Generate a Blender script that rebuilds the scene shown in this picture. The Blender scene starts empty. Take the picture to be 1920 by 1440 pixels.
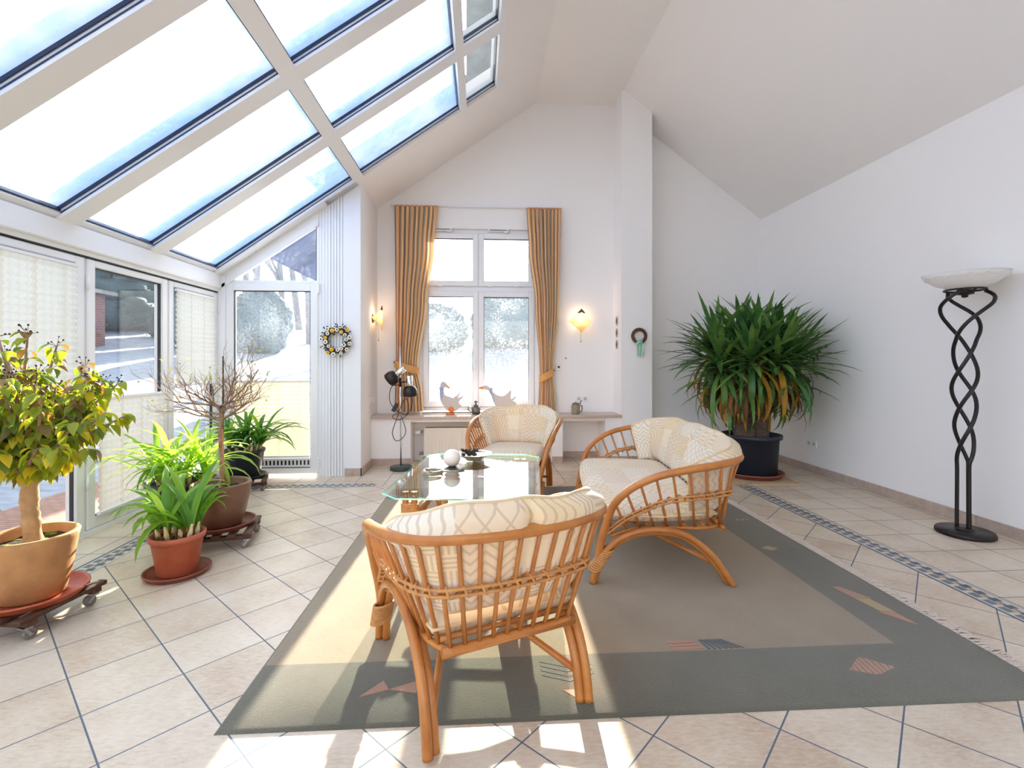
EXPOSURE = 0.47
SUN_W = 20.0; SUN_AZ = -1.8; SKY_W = 0.42; SCONCE_W = 1.0
import bpy, math, random
from mathutils import Vector, Matrix
random.seed(7)
SC = bpy.context.scene
COL = SC.collection
PI = math.pi
def rnd(a, b): return random.uniform(a, b)
def V(*a): return Vector(a)

# ------------------------------------------------------------------ node helpers
class E:
    """a float socket with arithmetic"""
    def __init__(s, nt, k): s.nt, s.k = nt, k
    def m(s, op, *o):
        n = s.nt.nodes.new('ShaderNodeMath'); n.operation = op
        for i, x in enumerate((s,) + o):
            if isinstance(x, E): s.nt.links.new(x.k, n.inputs[i])
            else: n.inputs[i].default_value = x
        return E(s.nt, n.outputs[0])
    def __add__(s, o): return s.m('ADD', o)
    def __sub__(s, o): return s.m('SUBTRACT', o)
    def __mul__(s, o): return s.m('MULTIPLY', o)
    def __truediv__(s, o): return s.m('DIVIDE', o)
    def fr(s): return s.m('FRACT')
    def fl(s): return s.m('FLOOR')
    def ab(s): return s.m('ABSOLUTE')
    def lt(s, o): return s.m('LESS_THAN', o)
    def gt(s, o): return s.m('GREATER_THAN', o)
    def mx(s, o): return s.m('MAXIMUM', o)
    def mn(s, o): return s.m('MINIMUM', o)
    def sin(s): return s.m('SINE')
    def inv(s): return (s * -1.0) + 1.0
class NT:
    def __init__(s, name):
        s.mat = bpy.data.materials.new(name); s.mat.use_nodes = True
        s.nt = s.mat.node_tree; s.nt.nodes.clear()
        s.out = s.nt.nodes.new('ShaderNodeOutputMaterial')
    def n(s, t, **kw):
        x = s.nt.nodes.new(t)
        for k, v in kw.items(): setattr(x, k, v)
        return x
    def l(s, a, b): s.nt.links.new(a.k if isinstance(a, E) else a, b)
    def coord(s, kind='Object'):
        return s.n('ShaderNodeTexCoord').outputs[kind]
    def xyz(s, sock):
        n = s.n('ShaderNodeSeparateXYZ'); s.l(sock, n.inputs[0])
        return [E(s.nt, o) for o in n.outputs]
    def mapping(s, sock, scale=(1, 1, 1), rot=(0, 0, 0)):
        n = s.n('ShaderNodeMapping'); s.l(sock, n.inputs[0])
        n.inputs['Scale'].default_value = scale; n.inputs['Rotation'].default_value = rot
        return n.outputs[0]
    def noise(s, sock, scale=5, detail=3, rough=.5):
        n = s.n('ShaderNodeTexNoise'); s.l(sock, n.inputs['Vector'])
        n.inputs['Scale'].default_value = scale; n.inputs['Detail'].default_value = detail
        n.inputs['Roughness'].default_value = rough
        return E(s.nt, n.outputs[0])
    def white(s, a, b):
        c = s.n('ShaderNodeCombineXYZ'); s.l(a, c.inputs[0]); s.l(b, c.inputs[1])
        n = s.n('ShaderNodeTexWhiteNoise', noise_dimensions='3D'); s.l(c.outputs[0], n.inputs['Vector'])
        return E(s.nt, n.outputs['Value'])
    def ramp(s, e, stops):
        n = s.n('ShaderNodeValToRGB'); s.l(e, n.inputs[0])
        el = n.color_ramp.elements
        while len(el) < len(stops): el.new(.5)
        for i, (p, c) in enumerate(stops):
            el[i].position = p; el[i].color = c4(c)
        return n.outputs[0]
    def mix(s, f, a, b):
        n = s.n('ShaderNodeMix', data_type='RGBA')
        if isinstance(f, (int, float)): n.inputs[0].default_value = f
        else: s.l(f, n.inputs[0])
        for i, x in ((6, a), (7, b)):
            if isinstance(x, tuple): n.inputs[i].default_value = c4(x)
            else: s.l(x, n.inputs[i])
        return n.outputs[2]
    def bsdf(s, col, rough=.5, metal=0, spec=.5, sheen=0):
        b = s.n('ShaderNodeBsdfPrincipled')
        if isinstance(col, tuple): b.inputs['Base Color'].default_value = c4(col)
        else: s.l(col, b.inputs['Base Color'])
        if isinstance(rough, E): s.l(rough, b.inputs['Roughness'])
        else: b.inputs['Roughness'].default_value = rough
        b.inputs['Metallic'].default_value = metal
        b.inputs['Specular IOR Level'].default_value = spec
        if sheen: b.inputs['Sheen Weight'].default_value = sheen
        return b
    def bump(s, h, b, strength=.3, dist=.01):
        n = s.n('ShaderNodeBump'); n.inputs['Strength'].default_value = strength
        n.inputs['Distance'].default_value = dist
        s.l(h, n.inputs['Height']); s.l(n.outputs[0], b.inputs['Normal'])
    def mixsh(s, f, a, b):
        n = s.n('ShaderNodeMixShader')
        if isinstance(f, (int, float)): n.inputs[0].default_value = f
        else: s.l(f, n.inputs[0])
        s.l(a, n.inputs[1]); s.l(b, n.inputs[2]); return n.outputs[0]
    def schlick(s, f0=.04):
        n = s.n('ShaderNodeLayerWeight'); n.inputs[0].default_value = .5
        return (E(s.nt, n.outputs['Facing']).m('POWER', 5.0)) * (1 - f0) + f0
    def end(s, sh):
        s.l(sh.outputs[0] if hasattr(sh, 'outputs') else sh, s.out.inputs[0]); return s.mat
def lin(c): return c / 12.92 if c <= .04045 else ((c + .055) / 1.055) ** 2.4
def c4(c): return (c[0], c[1], c[2], 1.0)
def S8(r, g, b): return (lin(r / 255), lin(g / 255), lin(b / 255))      # sRGB 0-255 to linear

def mat(name, col, rough=.5, metal=0, spec=.5, var=None, bump=None, sheen=0, emit=None):
    t = NT(name); co = None
    c = col
    if var or bump: co = t.coord()
    if var:
        sc, c2 = var[0], var[1]
        mp = t.mapping(co, var[2]) if len(var) > 2 else co
        nz = t.noise(mp, sc, 4, .6)
        c = t.mix((nz - .3) * 2.4, col, c2)
    b = t.bsdf(c, rough, metal, spec, sheen)
    if bump:
        mp = t.mapping(co, bump[2]) if len(bump) > 2 else co
        t.bump(t.noise(mp, bump[0], 3), b, bump[1], .004)
    if emit:
        b.inputs['Emission Color'].default_value = c4(emit[0]); b.inputs['Emission Strength'].default_value = emit[1]
    return t.end(b)
def leafmat(name, a, b2, sc=6, rough=.4, tr=.45, trcol=None):
    t = NT(name); co = t.coord()
    nz = t.noise(co, sc, 2)
    c = t.mix((nz - .3) * 2.5, a, b2)
    p = t.bsdf(c, rough, 0, .4)
    tl = t.n('ShaderNodeBsdfTranslucent')
    if trcol: tl.inputs[0].default_value = c4(trcol)
    else: t.l(c, tl.inputs[0])
    return t.end(t.mixsh(tr, p.outputs[0], tl.outputs[0]))
def glassmat(name, tint=(.97, .985, .98), dirt=0.0, dsc=30, dcol=(.9, .94, 1.0), refl=1.0):
    t = NT(name)
    tr = t.n('ShaderNodeBsdfTransparent'); tr.inputs[0].default_value = c4(tint)
    gl = t.n('ShaderNodeBsdfGlossy'); gl.inputs['Roughness'].default_value = .02
    f = t.schlick() * refl
    sh = t.mixsh(f, tr.outputs[0], gl.outputs[0])
    if dirt:
        co = t.coord()
        a = t.noise(co, dsc, 6, .7); b = t.noise(co, 3.0, 3)
        k = ((a - .45) * 3.0 + (b - .45) * 1.5).mx(.15).mn(1.0) * dirt
        tl = t.n('ShaderNodeBsdfTranslucent'); tl.inputs[0].default_value = c4(dcol)
        sh = t.mixsh(k, sh, tl.outputs[0])
    return t.end(sh)

# ------------------------------------------------------------------ mesh builder
def cr(pts, n=6, closed=False):
    """catmull-rom resample"""
    P = [Vector(p) for p in pts]; out = []; N = len(P)
    rng = range(N if closed else N - 1)
    for i in rng:
        if closed: p0, p1, p2, p3 = P[i - 1], P[i], P[(i + 1) % N], P[(i + 2) % N]
        else: p0, p1, p2, p3 = P[max(i - 1, 0)], P[i], P[i + 1], P[min(i + 2, N - 1)]
        for k in range(n):
            t = k / n
            out.append(.5 * ((2 * p1) + (p2 - p0) * t + (2 * p0 - 5 * p1 + 4 * p2 - p3) * t * t + (3 * p1 - p0 - 3 * p2 + p3) * t ** 3))
    if not closed: out.append(P[-1].copy())
    return out
class G:
    def __init__(s): s.v = []; s.f = []; s.sm = []; s.mi = []; s.uv = {}
    def face(s, idx, smooth=False, m=0, uv=None):
        s.f.append(tuple(idx)); s.sm.append(smooth); s.mi.append(m)
        if uv: s.uv[len(s.f) - 1] = uv
    def add(s, pts):
        i = len(s.v); s.v += [tuple(p) for p in pts]; return i
    def box(s, x0, x1, y0, y1, z0, z1, m=0, bev=0, M=None):
        if bev:
            b = bev; pr = []
            for z, o in ((z0, b), (z0 + b, 0), (z1 - b, 0), (z1, b)):
                ring = []
                xa, xb, ya, yb = x0 + o, x1 - o, y0 + o, y1 - o
                c = b if o == 0 else b * .4
                for (x, y) in ((xa + c, ya), (xb - c, ya), (xb, ya + c), (xb, yb - c), (xb - c, yb), (xa + c, yb), (xa, yb - c), (xa, ya + c)):
                    p = Vector((x, y, z)); ring.append(M @ p if M else p)
                pr.append(s.add(ring))
            for a, c in zip(pr, pr[1:]):
                for k in range(8): s.face((a + k, a + (k + 1) % 8, c + (k + 1) % 8, c + k), False, m)
            s.face([pr[0] + k for k in range(7, -1, -1)], False, m); s.face([pr[-1] + k for k in range(8)], False, m)
            return s
        p = [Vector(q) for q in ((x0, y0, z0), (x1, y0, z0), (x1, y1, z0), (x0, y1, z0), (x0, y0, z1), (x1, y0, z1), (x1, y1, z1), (x0, y1, z1))]
        if M: p = [M @ q for q in p]
        i = s.add(p)
        for q in ((0, 3, 2, 1), (4, 5, 6, 7), (0, 1, 5, 4), (1, 2, 6, 5), (2, 3, 7, 6), (3, 0, 4, 7)):
            s.face([i + k for k in q], False, m)
        return s
    def prism(s, poly, f, m=0, cap=True):
        """poly: list of 2D points, f(p,k)->3D for k=0,1"""
        n = len(poly)
        a = s.add([f(p, 0) for p in poly]); b = s.add([f(p, 1) for p in poly])
        for k in range(n): s.face((a + k, a + (k + 1) % n, b + (k + 1) % n, b + k), False, m)
        if cap: s.face([a + k for k in range(n - 1, -1, -1)], False, m); s.face([b + k for k in range(n)], False, m)
        return s
    def tube(s, pts, r, n=8, m=0, cap=True, closed=False, flat=1.0):
        P = [Vector(p) for p in pts]; N = len(P)
        R = r if isinstance(r, (list, tuple)) else [r] * N
        up = None; rings = []
        for i, p in enumerate(P):
            if closed: d = P[(i + 1) % N] - P[i - 1]
            else: d = P[min(i + 1, N - 1)] - P[max(i - 1, 0)]
            if d.length < 1e-9: d = Vector((0, 0, 1))
            d.normalize()
            if up is None:
                up = d.orthogonal().normalized() if abs(d.z) > .95 else Vector((0, 0, 1))
            a = up - d * up.dot(d)
            if a.length < 1e-6: a = d.orthogonal()
            a.normalize(); b = d.cross(a); up = a
            rings.append(s.add([p + (a * math.cos(2 * PI * k / n) * flat + b * math.sin(2 * PI * k / n)) * R[i] for k in range(n)]))
        pairs = list(zip(rings, rings[1:]))
        if closed: pairs.append((rings[-1], rings[0]))
        for a, b in pairs:
            for k in range(n): s.face((a + k, a + (k + 1) % n, b + (k + 1) % n, b + k), True, m)
        if cap and not closed:
            s.face([rings[0] + k for k in range(n - 1, -1, -1)], False, m); s.face([rings[-1] + k for k in range(n)], False, m)
        return s
    def lathe(s, prof, n=32, c=(0, 0, 0), m=0, M=None, smooth=True, close=False):
        rings = []
        for (r, z) in prof:
            pts = [Vector((c[0] + r * math.cos(2 * PI * k / n), c[1] + r * math.sin(2 * PI * k / n), c[2] + z)) for k in range(n)]
            if M: pts = [M @ p for p in pts]
            rings.append(s.add(pts))
        for a, b in zip(rings, rings[1:]):
            for k in range(n): s.face((a + k, a + (k + 1) % n, b + (k + 1) % n, b + k), smooth, m)
        s.face([rings[0] + k for k in range(n - 1, -1, -1)], False, m); s.face([rings[-1] + k for k in range(n)], False, m)
        return s
    def ball(s, c, r, n=12, m=0, sq=(1, 1, 1)):
        k = max(4, n // 2)
        s2 = len(s.v)
        s.lathe([(max(1e-4, r * math.sin(PI * i / k)), -r * math.cos(PI * i / k)) for i in range(k + 1)], n, (0, 0, 0), m)
        for i in range(s2, len(s.v)):
            v = s.v[i]; s.v[i] = (c[0] + v[0] * sq[0], c[1] + v[1] * sq[1], c[2] + v[2] * sq[2])
        return s
    def grid(s, fn, nu, nv, smooth=True, m=0, uvf=None, closeu=False):
        i0 = s.add([fn(u / nu, v / nv) for v in range(nv + 1) for u in range(nu + 1)])
        w = nu + 1
        for v in range(nv):
            for u in range(nu):
                q = (i0 + v * w + u, i0 + v * w + u + 1, i0 + (v + 1) * w + u + 1, i0 + (v + 1) * w + u)
                uv = None
                if uvf: uv = [uvf(u / nu, v / nv), uvf((u + 1) / nu, v / nv), uvf((u + 1) / nu, (v + 1) / nv), uvf(u / nu, (v + 1) / nv)]
                s.face(q, smooth, m, uv)
        return s
    def build(s, name, mats, parent=None, world=False):
        me = bpy.data.meshes.new(name)
        vs = s.v
        if parent is not None and world:
            inv = parent.matrix_basis.inverted() if parent.rotation_euler.z else None
            vs = [tuple((parent_mat(parent).inverted() @ Vector(v))) for v in vs]
        me.from_pydata(vs, [], s.f)
        me.polygons.foreach_set('use_smooth', s.sm)
        me.polygons.foreach_set('material_index', s.mi)
        if not isinstance(mats, (list, tuple)): mats = [mats]
        for m in mats: me.materials.append(m)
        if s.uv:
            ul = me.uv_layers.new(name='UVMap')
            for p in me.polygons:
                u = s.uv.get(p.index)
                if u:
                    for k, li in enumerate(p.loop_indices): ul.data[li].uv = u[k]
        me.update()
        o = bpy.data.objects.new(name, me); COL.objects.link(o)
        if parent is not None: o.parent = parent
        return o
def parent_mat(o):
    m = Matrix.Translation(o.location) @ o.rotation_euler.to_matrix().to_4x4()
    return parent_mat(o.parent) @ m if o.parent else m
def tag(o, label, cat, group=None):
    o['label'] = label; o['category'] = cat
    if group: o['group'] = group
    return o
def thing(name, label, cat, loc=(0, 0, 0), rz=0, group=None):
    o = bpy.data.objects.new(name, None); COL.objects.link(o)
    o.empty_display_size = .1; o.location = loc; o.rotation_euler = (0, 0, rz)
    return tag(o, label, cat, group)
def struct_root(name, label=None):
    o = bpy.data.objects.new(name, None); COL.objects.link(o); o['kind'] = 'structure'
    if label: o['label'] = label
    return o
def struct(name, g, mats, label=None):
    o = g.build(name, mats); o['kind'] = 'structure'
    if label: o['label'] = label
    return o
def copy_tree(o, parent=None):
    c = o.copy(); COL.objects.link(c)
    if parent: c.parent = parent
    for ch in list(o.children): copy_tree(ch, c)
    return c

# ------------------------------------------------------------------ camera, render look
cam = bpy.data.cameras.new('camera'); camo = bpy.data.objects.new('camera', cam); COL.objects.link(camo)
camo.location = (0, 0, 1.2); camo.rotation_euler = (PI / 2, 0, -math.atan(60 / 915))
cam.sensor_width = 36; cam.lens = 915 / 1920 * 36; cam.shift_y = -40 / 1920
cam.clip_start = .02; cam.clip_end = 300
SC.camera = camo
SC.view_settings.view_transform = 'Standard'; SC.view_settings.look = 'None'
SC.view_settings.gamma = 1; SC.view_settings.use_curve_mapping = False
SC.view_settings.exposure = EXPOSURE
SC.cycles.use_denoising = True
SC.cycles.max_bounces = 10; SC.cycles.diffuse_bounces = 6; SC.cycles.glossy_bounces = 4
SC.cycles.transparent_max_bounces = 16; SC.cycles.transmission_bounces = 6
SC.cycles.sample_clamp_indirect = 8
SC.cycles.caustics_reflective = False; SC.cycles.caustics_refractive = False
# ------------------------------------------------------------------ materials
M_wall = mat('wall_paint', S8(244, 241, 239), .9, spec=.2, bump=(160, .06))
M_ceil = mat('ceiling_paint', S8(242, 237, 234), .9, spec=.2)
M_frame = mat('white_frame', S8(238, 238, 240), .35, spec=.4)
M_panel = mat('white_panel', S8(235, 236, 240), .45)
M_dark = mat('dark_gap', S8(40, 42, 48), .6)
M_gasket = mat('glazing_gasket', S8(34, 46, 76), .25, spec=.6)
M_sill = mat('sill_stone', S8(205, 186, 172), .35, var=(6, S8(186, 164, 150), (1, 8, 8)))
M_skirt = mat('skirting_tile', S8(196, 178, 164), .45, var=(14, S8(172, 152, 138)), bump=(120, .1))
M_rattan = mat('rattan_pole', S8(198, 130, 66), .3, spec=.5, var=(9, S8(170, 102, 46), (1, 1, 1)), bump=(60, .08))
M_rattan_l = mat('rattan_binding', S8(210, 152, 90), .4, var=(30, S8(180, 118, 64)), bump=(200, .25))
M_black = mat('black_plastic', S8(30, 32, 40), .4)
M_blackmetal = mat('black_enamel', S8(38, 30, 30), .35, metal=.3)
M_chrome = mat('chrome', S8(225, 225, 228), .12, metal=1)
M_steel = mat('caster_steel', S8(170, 170, 168), .3, metal=1)
M_rubber = mat('caster_wheel', S8(120, 112, 104), .5)
M_cord = mat('cord_rubber', S8(32, 34, 38), .5)
M_terra = mat('terracotta_plastic', S8(186, 100, 70), .5, var=(8, S8(166, 82, 56)))
M_saucer = mat('saucer_plastic', S8(200, 104, 72), .45, var=(7, S8(176, 84, 58)))
M_saucer_d = mat('saucer_brown', S8(150, 84, 66), .5, var=(7, S8(125, 68, 54)))
M_clay = mat('sandy_clay', S8(196, 144, 92), .75, var=(5, S8(150, 104, 64)), bump=(70, .3))
M_brownpot = mat('brown_glaze', S8(128, 92, 70), .4, var=(6, S8(100, 68, 50)), bump=(80, .1))
M_blackpot = mat('navy_plastic', S8(38, 42, 54), .45)
M_soil = mat('potting_soil', S8(70, 48, 34), .95, var=(60, S8(30, 20, 14)), bump=(90, 1.0))
M_moss = mat('moss', S8(120, 140, 40), .95, var=(60, S8(60, 74, 20)), bump=(120, 1.0))
M_darkwood = mat('dark_slat_wood', S8(92, 58, 38), .6, var=(6, S8(54, 32, 22), (1, 12, 12)))
M_bark_l = mat('pale_bark', S8(200, 164, 120), .85, var=(12, S8(150, 112, 74)), bump=(40, .8))
M_bark_g = mat('grey_bark', S8(182, 152, 124), .85, var=(30, S8(110, 84, 66)), bump=(60, .5))
M_bark_y = mat('yucca_bark', S8(128, 106, 90), .9, var=(20, S8(70, 54, 46), (1, 1, 5)), bump=(45, 1.0, (1, 1, 3)))
M_bamboo = mat('support_cane', S8(190, 130, 80), .5)
M_stake = mat('dark_stake', S8(84, 58, 44), .6)
M_white_cer = mat('white_wax', S8(240, 232, 226), .35)
M_slate = mat('dark_slate', S8(52, 50, 52), .5)
M_cer = mat('stoneware', S8(172, 156, 134), .4, var=(14, S8(120, 110, 90)))
M_cer2 = mat('glazed_bowl', S8(150, 140, 124), .3, var=(10, S8(104, 112, 110)))
M_cone = mat('dried_pods', S8(66, 56, 50), .7, var=(30, S8(100, 92, 90)))
M_goose = mat('goose_paint', S8(206, 197, 192), .5)
M_orange = mat('orange_paint', S8(236, 120, 30), .45)
M_beak = mat('beak_paint', S8(226, 128, 50), .45)
M_blue = mat('blue_cloth', S8(120, 136, 176), .8, var=(90, S8(200, 206, 220)))
M_eye = mat('eye_paint', S8(40, 44, 60), .3)
M_socket = mat('socket_plastic', S8(240, 238, 235), .3)
M_rad = mat('radiator_enamel', S8(240, 230, 216), .35)
M_wicker = mat('wicker_twig', S8(112, 76, 52), .7, var=(40, S8(70, 44, 30)))
M_mint = mat('mint_ribbon', S8(160, 205, 180), .6)
M_frostwh = mat('frosted_shade', S8(236, 232, 226), .4)
M_pewter = mat('pewter', S8(120, 116, 108), .35, metal=.8)
M_paper = mat('parchment', S8(225, 170, 100), .6, emit=(S8(255, 176, 80), .55))
M_bulb = mat('bulb_glow', (1, 1, 1), .5, emit=(S8(255, 214, 150), 9))
M_mat = mat('cork_mat', S8(206, 176, 140), .85, var=(20, S8(180, 148, 112)))
M_silver = mat('silver_oval', S8(170, 168, 170), .35, metal=.7)
M_seam = mat('cushion_piping', S8(222, 196, 158), .85)
M_glass = glassmat('window_glass', dirt=.03)
M_glass_d = glassmat('hazy_glass', dirt=.09, dsc=50)
M_tableglass = glassmat('table_glass', tint=(.93, .985, .955), refl=1.6)
def edge_glass():
    t = NT('glass_edge'); b = t.bsdf(S8(90, 200, 170), .1, 0, .6)
    tl = t.n('ShaderNodeBsdfTranslucent'); tl.inputs[0].default_value = c4(S8(140, 235, 205))
    return t.end(t.mixsh(.6, b.outputs[0], tl.outputs[0]))
M_edge = edge_glass()
def frost():
    t = NT('frosted_skylight'); co = t.coord()
    tr = t.n('ShaderNodeBsdfTransparent'); tr.inputs[0].default_value = c4((.92, .96, 1))
    tl = t.n('ShaderNodeBsdfTranslucent')
    a = t.noise(co, 1.6, 5, .65); b = t.noise(co, 40, 3, .7)
    t.l(t.mix((a - .4) * 3.0, S8(205, 224, 250), S8(252, 253, 255)), tl.inputs[0])
    k = ((a - .5) * 1.4 + (b - .5) * 1.0 + 1.05).mx(.70).mn(.99)
    gl = t.n('ShaderNodeBsdfGlossy'); gl.inputs['Roughness'].default_value = .03
    sh = t.mixsh(k, tr.outputs[0], tl.outputs[0])
    return t.end(t.mixsh(t.schlick() * .5, sh, gl.outputs[0]))
M_frost = frost()
def blindmat(name, tr, ca=S8(250, 248, 240), cb=S8(226, 214, 184)):
    t = NT(name); uv = t.coord('UV')
    x, y, _ = t.xyz(uv)
    ln = (x / .055).fr().lt(.35)
    ln2 = (x / .21).fr().lt(.18)
    nz = t.noise(uv, 25, 3)
    f = (ln * .15 + ln2 * .32) * (nz + .3)
    c = t.mix(f, ca, cb)
    p = t.bsdf(c, .9, 0, .1); tl = t.n('ShaderNodeBsdfTranslucent'); t.l(c, tl.inputs[0])
    return t.end(t.mixsh(tr, p.outputs[0], tl.outputs[0]))
M_blind = blindmat('pleated_fabric', .62)
M_blind_d = blindmat('pleated_fabric_sunlit', .09, S8(244, 234, 212), S8(226, 208, 172))  # door copy: sun warmth put into the colour, less translucent
def tiles(name, diag, su, sv, size=.30, w=.0055):
    t = NT(name); co = t.coord(); x, y, z = t.xyz(co)
    if diag:
        r = math.sqrt(.5); u = (x + y) * r; v = (y - x) * r
    else: u, v = x, y
    u = (u - su) / size; v = (v - sv) / size
    cu, cv = u.fl(), v.fl()
    e = w / size / 2
    gu = ((u.fr() - .5).ab()).gt(.5 - e); gv = ((v.fr() - .5).ab()).gt(.5 - e)
    g = gu.mx(gv)
    rn = t.white(cu, cv)
    n1 = t.noise(t.mapping(co, (1, 1, 1), (0, 0, .6)), 3.2, 4, .6)
    n2 = t.noise(t.mapping(co, (7, 22, 1), (0, 0, .35)), 4, 6, .75)
    k = (n1 - .5) * 1.1 + (n2 - .5) * 1.3 + (rn - .5) * .25 + .5
    c = t.ramp(k, [(.15, S8(192, 168, 144)), (.5, S8(213, 196, 174)), (.85, S8(224, 211, 193))])
    c = t.mix(g, c, S8(98, 106, 120))
    b = t.bsdf(c, (g * .35) + .32, 0, .4)
    t.bump((g * -1.0) + n2 * .12, b, .35, .003)
    return t.end(b)
M_tile_d = tiles('floor_tile_diagonal', True, .28, .093)
M_tile_s = tiles('floor_tile_straight', False, .257, .224)
def bordermat(name, axis, off):
    t = NT(name); co = t.coord(); x, y, z = t.xyz(co)
    a, b = (y, x) if axis == 'y' else (x, y)
    w = (b - off) / .14                       # 0..1 across the strip
    q = (a / .075).fr()
    def box(w0, w1, q0, q1): return w.gt(w0) * w.lt(w1) * q.gt(q0) * q.lt(q1)
    c = t.mix(t.noise(co, 18, 2), S8(214, 208, 200), S8(190, 188, 184))
    c = t.mix(box(.60, .72, .0, .45), c, S8(140, 112, 96))
    c = t.mix(box(.42, .60, .0, .55), c, S8(200, 172, 130))
    c = t.mix(box(.20, .47, .12, .80), c, S8(98, 112, 122))
    c = t.mix(box(.52, .86, .50, 1.0), c, S8(72, 84, 96))
    c = t.mix(w.lt(.11).mx(w.gt(.965)), c, S8(70, 82, 96))
    return t.end(t.bsdf(c, .4))
M_border_r = bordermat('border_mosaic_right', 'y', 2.505)
M_border_l = bordermat('border_mosaic_left', 'y', -2.35)
M_border_f = bordermat('border_mosaic_far', 'x', 4.80)
def rugmat(name, a, b2):
    t = NT(name); co = t.coord()
    n1 = t.noise(co, 2.2, 5, .6); n2 = t.noise(co, 320, 2, .6)
    c = t.mix((n1 - .3) * 2.2, a, b2)
    c = t.mix((n2 - .3) * .5, c, tuple(v * .6 for v in a))
    b = t.bsdf(c, .95, 0, .1, .5)
    b.inputs['Sheen Tint'].default_value = (1, .96, .90, 1)
    b.inputs['Sheen Roughness'].default_value = .45
    t.bump(n2, b, .8, .008)
    return t.end(b)
M_rug_in = rugmat('rug_field_wool', S8(164, 145, 118), S8(146, 127, 102))
M_rug_bd = rugmat('rug_border_wool', S8(112, 107, 92), S8(95, 92, 78))
M_rug_sal = rugmat('rug_salmon_wool', S8(190, 142, 116), S8(176, 126, 100))
M_rug_tan = rugmat('rug_tan_wool', S8(190, 166, 122), S8(176, 150, 108))
M_rug_slate = rugmat('rug_slate_wool', S8(88, 96, 98), S8(76, 82, 84))
M_rug_fr = mat('rug_fringe', S8(236, 222, 208), .9, var=(200, S8(206, 188, 174)), bump=(250, 1.0))
def fabric():
    t = NT('patterned_cushion_fabric'); uv = t.coord('UV')
    x, y, _ = t.xyz(uv)
    X = x / .21; Y = y / .17
    cx, cy = X.fl(), Y.fl()
    r = t.white(cx, cy)
    fx, fy = X.fr(), Y.fr()
    # basket weave bars
    bx, by = (x / .07), (y / .07)
    chk = ((bx.fl() + by.fl()) * .5).fr().gt(.25)
    barh = (by * 3.5).fr().lt(.45); barv = (bx * 3.5).fr().lt(.45)
    bask = (chk * barh) + (chk.inv() * barv)
    # zigzag
    zz = ((((x / .10).fr() - .5).ab() * .10 + y) / .045).fr().lt(.35)
    # waves
    wv = (((y * 70).sin() * .010 + x) / .038).fr().lt(.28)
    # diamonds
    d1 = ((x + y) / .075).fr().lt(.13); d2 = ((x - y) / .075).fr().lt(.13)
    dia = d1.mx(d2)
    s1 = r.lt(.27); s2 = r.gt(.27) * r.lt(.5); s3 = r.gt(.5) * r.lt(.7); s4 = r.gt(.7) * r.lt(.88)
    pat = bask * s1 + zz * s2 + wv * s3 + dia * s4
    r2 = t.white(cx + 17.0, cy + 5.0)
    base = t.ramp(r2, [(.0, S8(238, 227, 208)), (.35, S8(238, 219, 190)), (.6, S8(232, 212, 192)), (.8, S8(240, 217, 176)), (1, S8(240, 230, 214))])
    c = t.mix(pat * .5, base, S8(190, 166, 138))
    n = t.noise(uv, 500, 2)
    b = t.bsdf(c, .9, 0, .1, .2)
    t.bump(n, b, .3, .002)
    tl = t.n('ShaderNodeBsdfTranslucent'); t.l(c, tl.inputs[0])
    return t.end(t.mixsh(.12, b.outputs[0], tl.outputs[0]))
M_fabric = fabric()
def curtainmat():
    t = NT('striped_curtain'); uv = t.coord('UV'); x, y, _ = t.xyz(uv)
    q = (x / .165).fr()
    c = t.ramp(q, [(0, S8(236, 180, 140)), (.05, S8(226, 160, 140)), (.08, S8(150, 146, 138)), (.42, S8(162, 156, 148)), (.46, S8(230, 170, 146)), (.52, S8(246, 206, 150)), (.8, S8(250, 212, 158)), (.96, S8(246, 204, 150))])
    n = t.noise(t.mapping(uv, (60, 4, 1)), 3, 3)
    c = t.mix(n * .25, c, S8(230, 196, 156))
    p = t.bsdf(c, .9, 0, .1); tl = t.n('ShaderNodeBsdfTranslucent'); t.l(c, tl.inputs[0])
    return t.end(t.mixsh(.16, p.outputs[0], tl.outputs[0]))
M_curtain = curtainmat()
M_tie = mat('tieback_cloth', S8(222, 164, 98), .85, var=(20, S8(208, 150, 88)))
M_yucca = [leafmat('yucca_green', S8(88, 134, 70), S8(58, 98, 56), 5, .35, .2),
           leafmat('yucca_mid', S8(122, 158, 74), S8(84, 124, 62), 5, .35, .25),
           leafmat('yucca_yellow', S8(206, 156, 50), S8(170, 126, 46), 5, .5, .3),
           leafmat('yucca_dry', S8(150, 98, 56), S8(96, 60, 38), 6, .8, .15)]
M_aga = [leafmat('strap_leaf', S8(110, 158, 58), S8(78, 128, 50), 8, .3, .45, S8(170, 220, 60)),
         leafmat('strap_leaf_light', S8(156, 192, 80), S8(116, 164, 62), 8, .3, .5, S8(210, 240, 90)),
         leafmat('strap_leaf_dark', S8(66, 116, 56), S8(46, 92, 48), 8, .3, .35, S8(120, 190, 60))]
M_agabase = mat('leaf_sheath', S8(226, 210, 170), .5, var=(20, S8(196, 160, 96)))
M_agahusk = mat('dry_husk', S8(150, 98, 50), .8, var=(40, S8(96, 58, 30)))
M_shrub = [leafmat('shrub_green', S8(146, 160, 56), S8(110, 130, 46), 14, .4, .5, S8(200, 210, 40)),
           leafmat('shrub_yellow', S8(232, 208, 60), S8(190, 184, 56), 14, .4, .55, S8(250, 225, 50)),  # yellow leaves have the backlit sun put into their colour
           leafmat('shrub_purple', S8(140, 106, 76), S8(120, 122, 56), 30, .4, .35, S8(160, 120, 50)),
           leafmat('shrub_dark', S8(108, 130, 50), S8(80, 104, 40), 14, .4, .4, S8(150, 180, 40))]
M_berry = mat('dried_flower', S8(74, 44, 40), .8)
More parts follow.
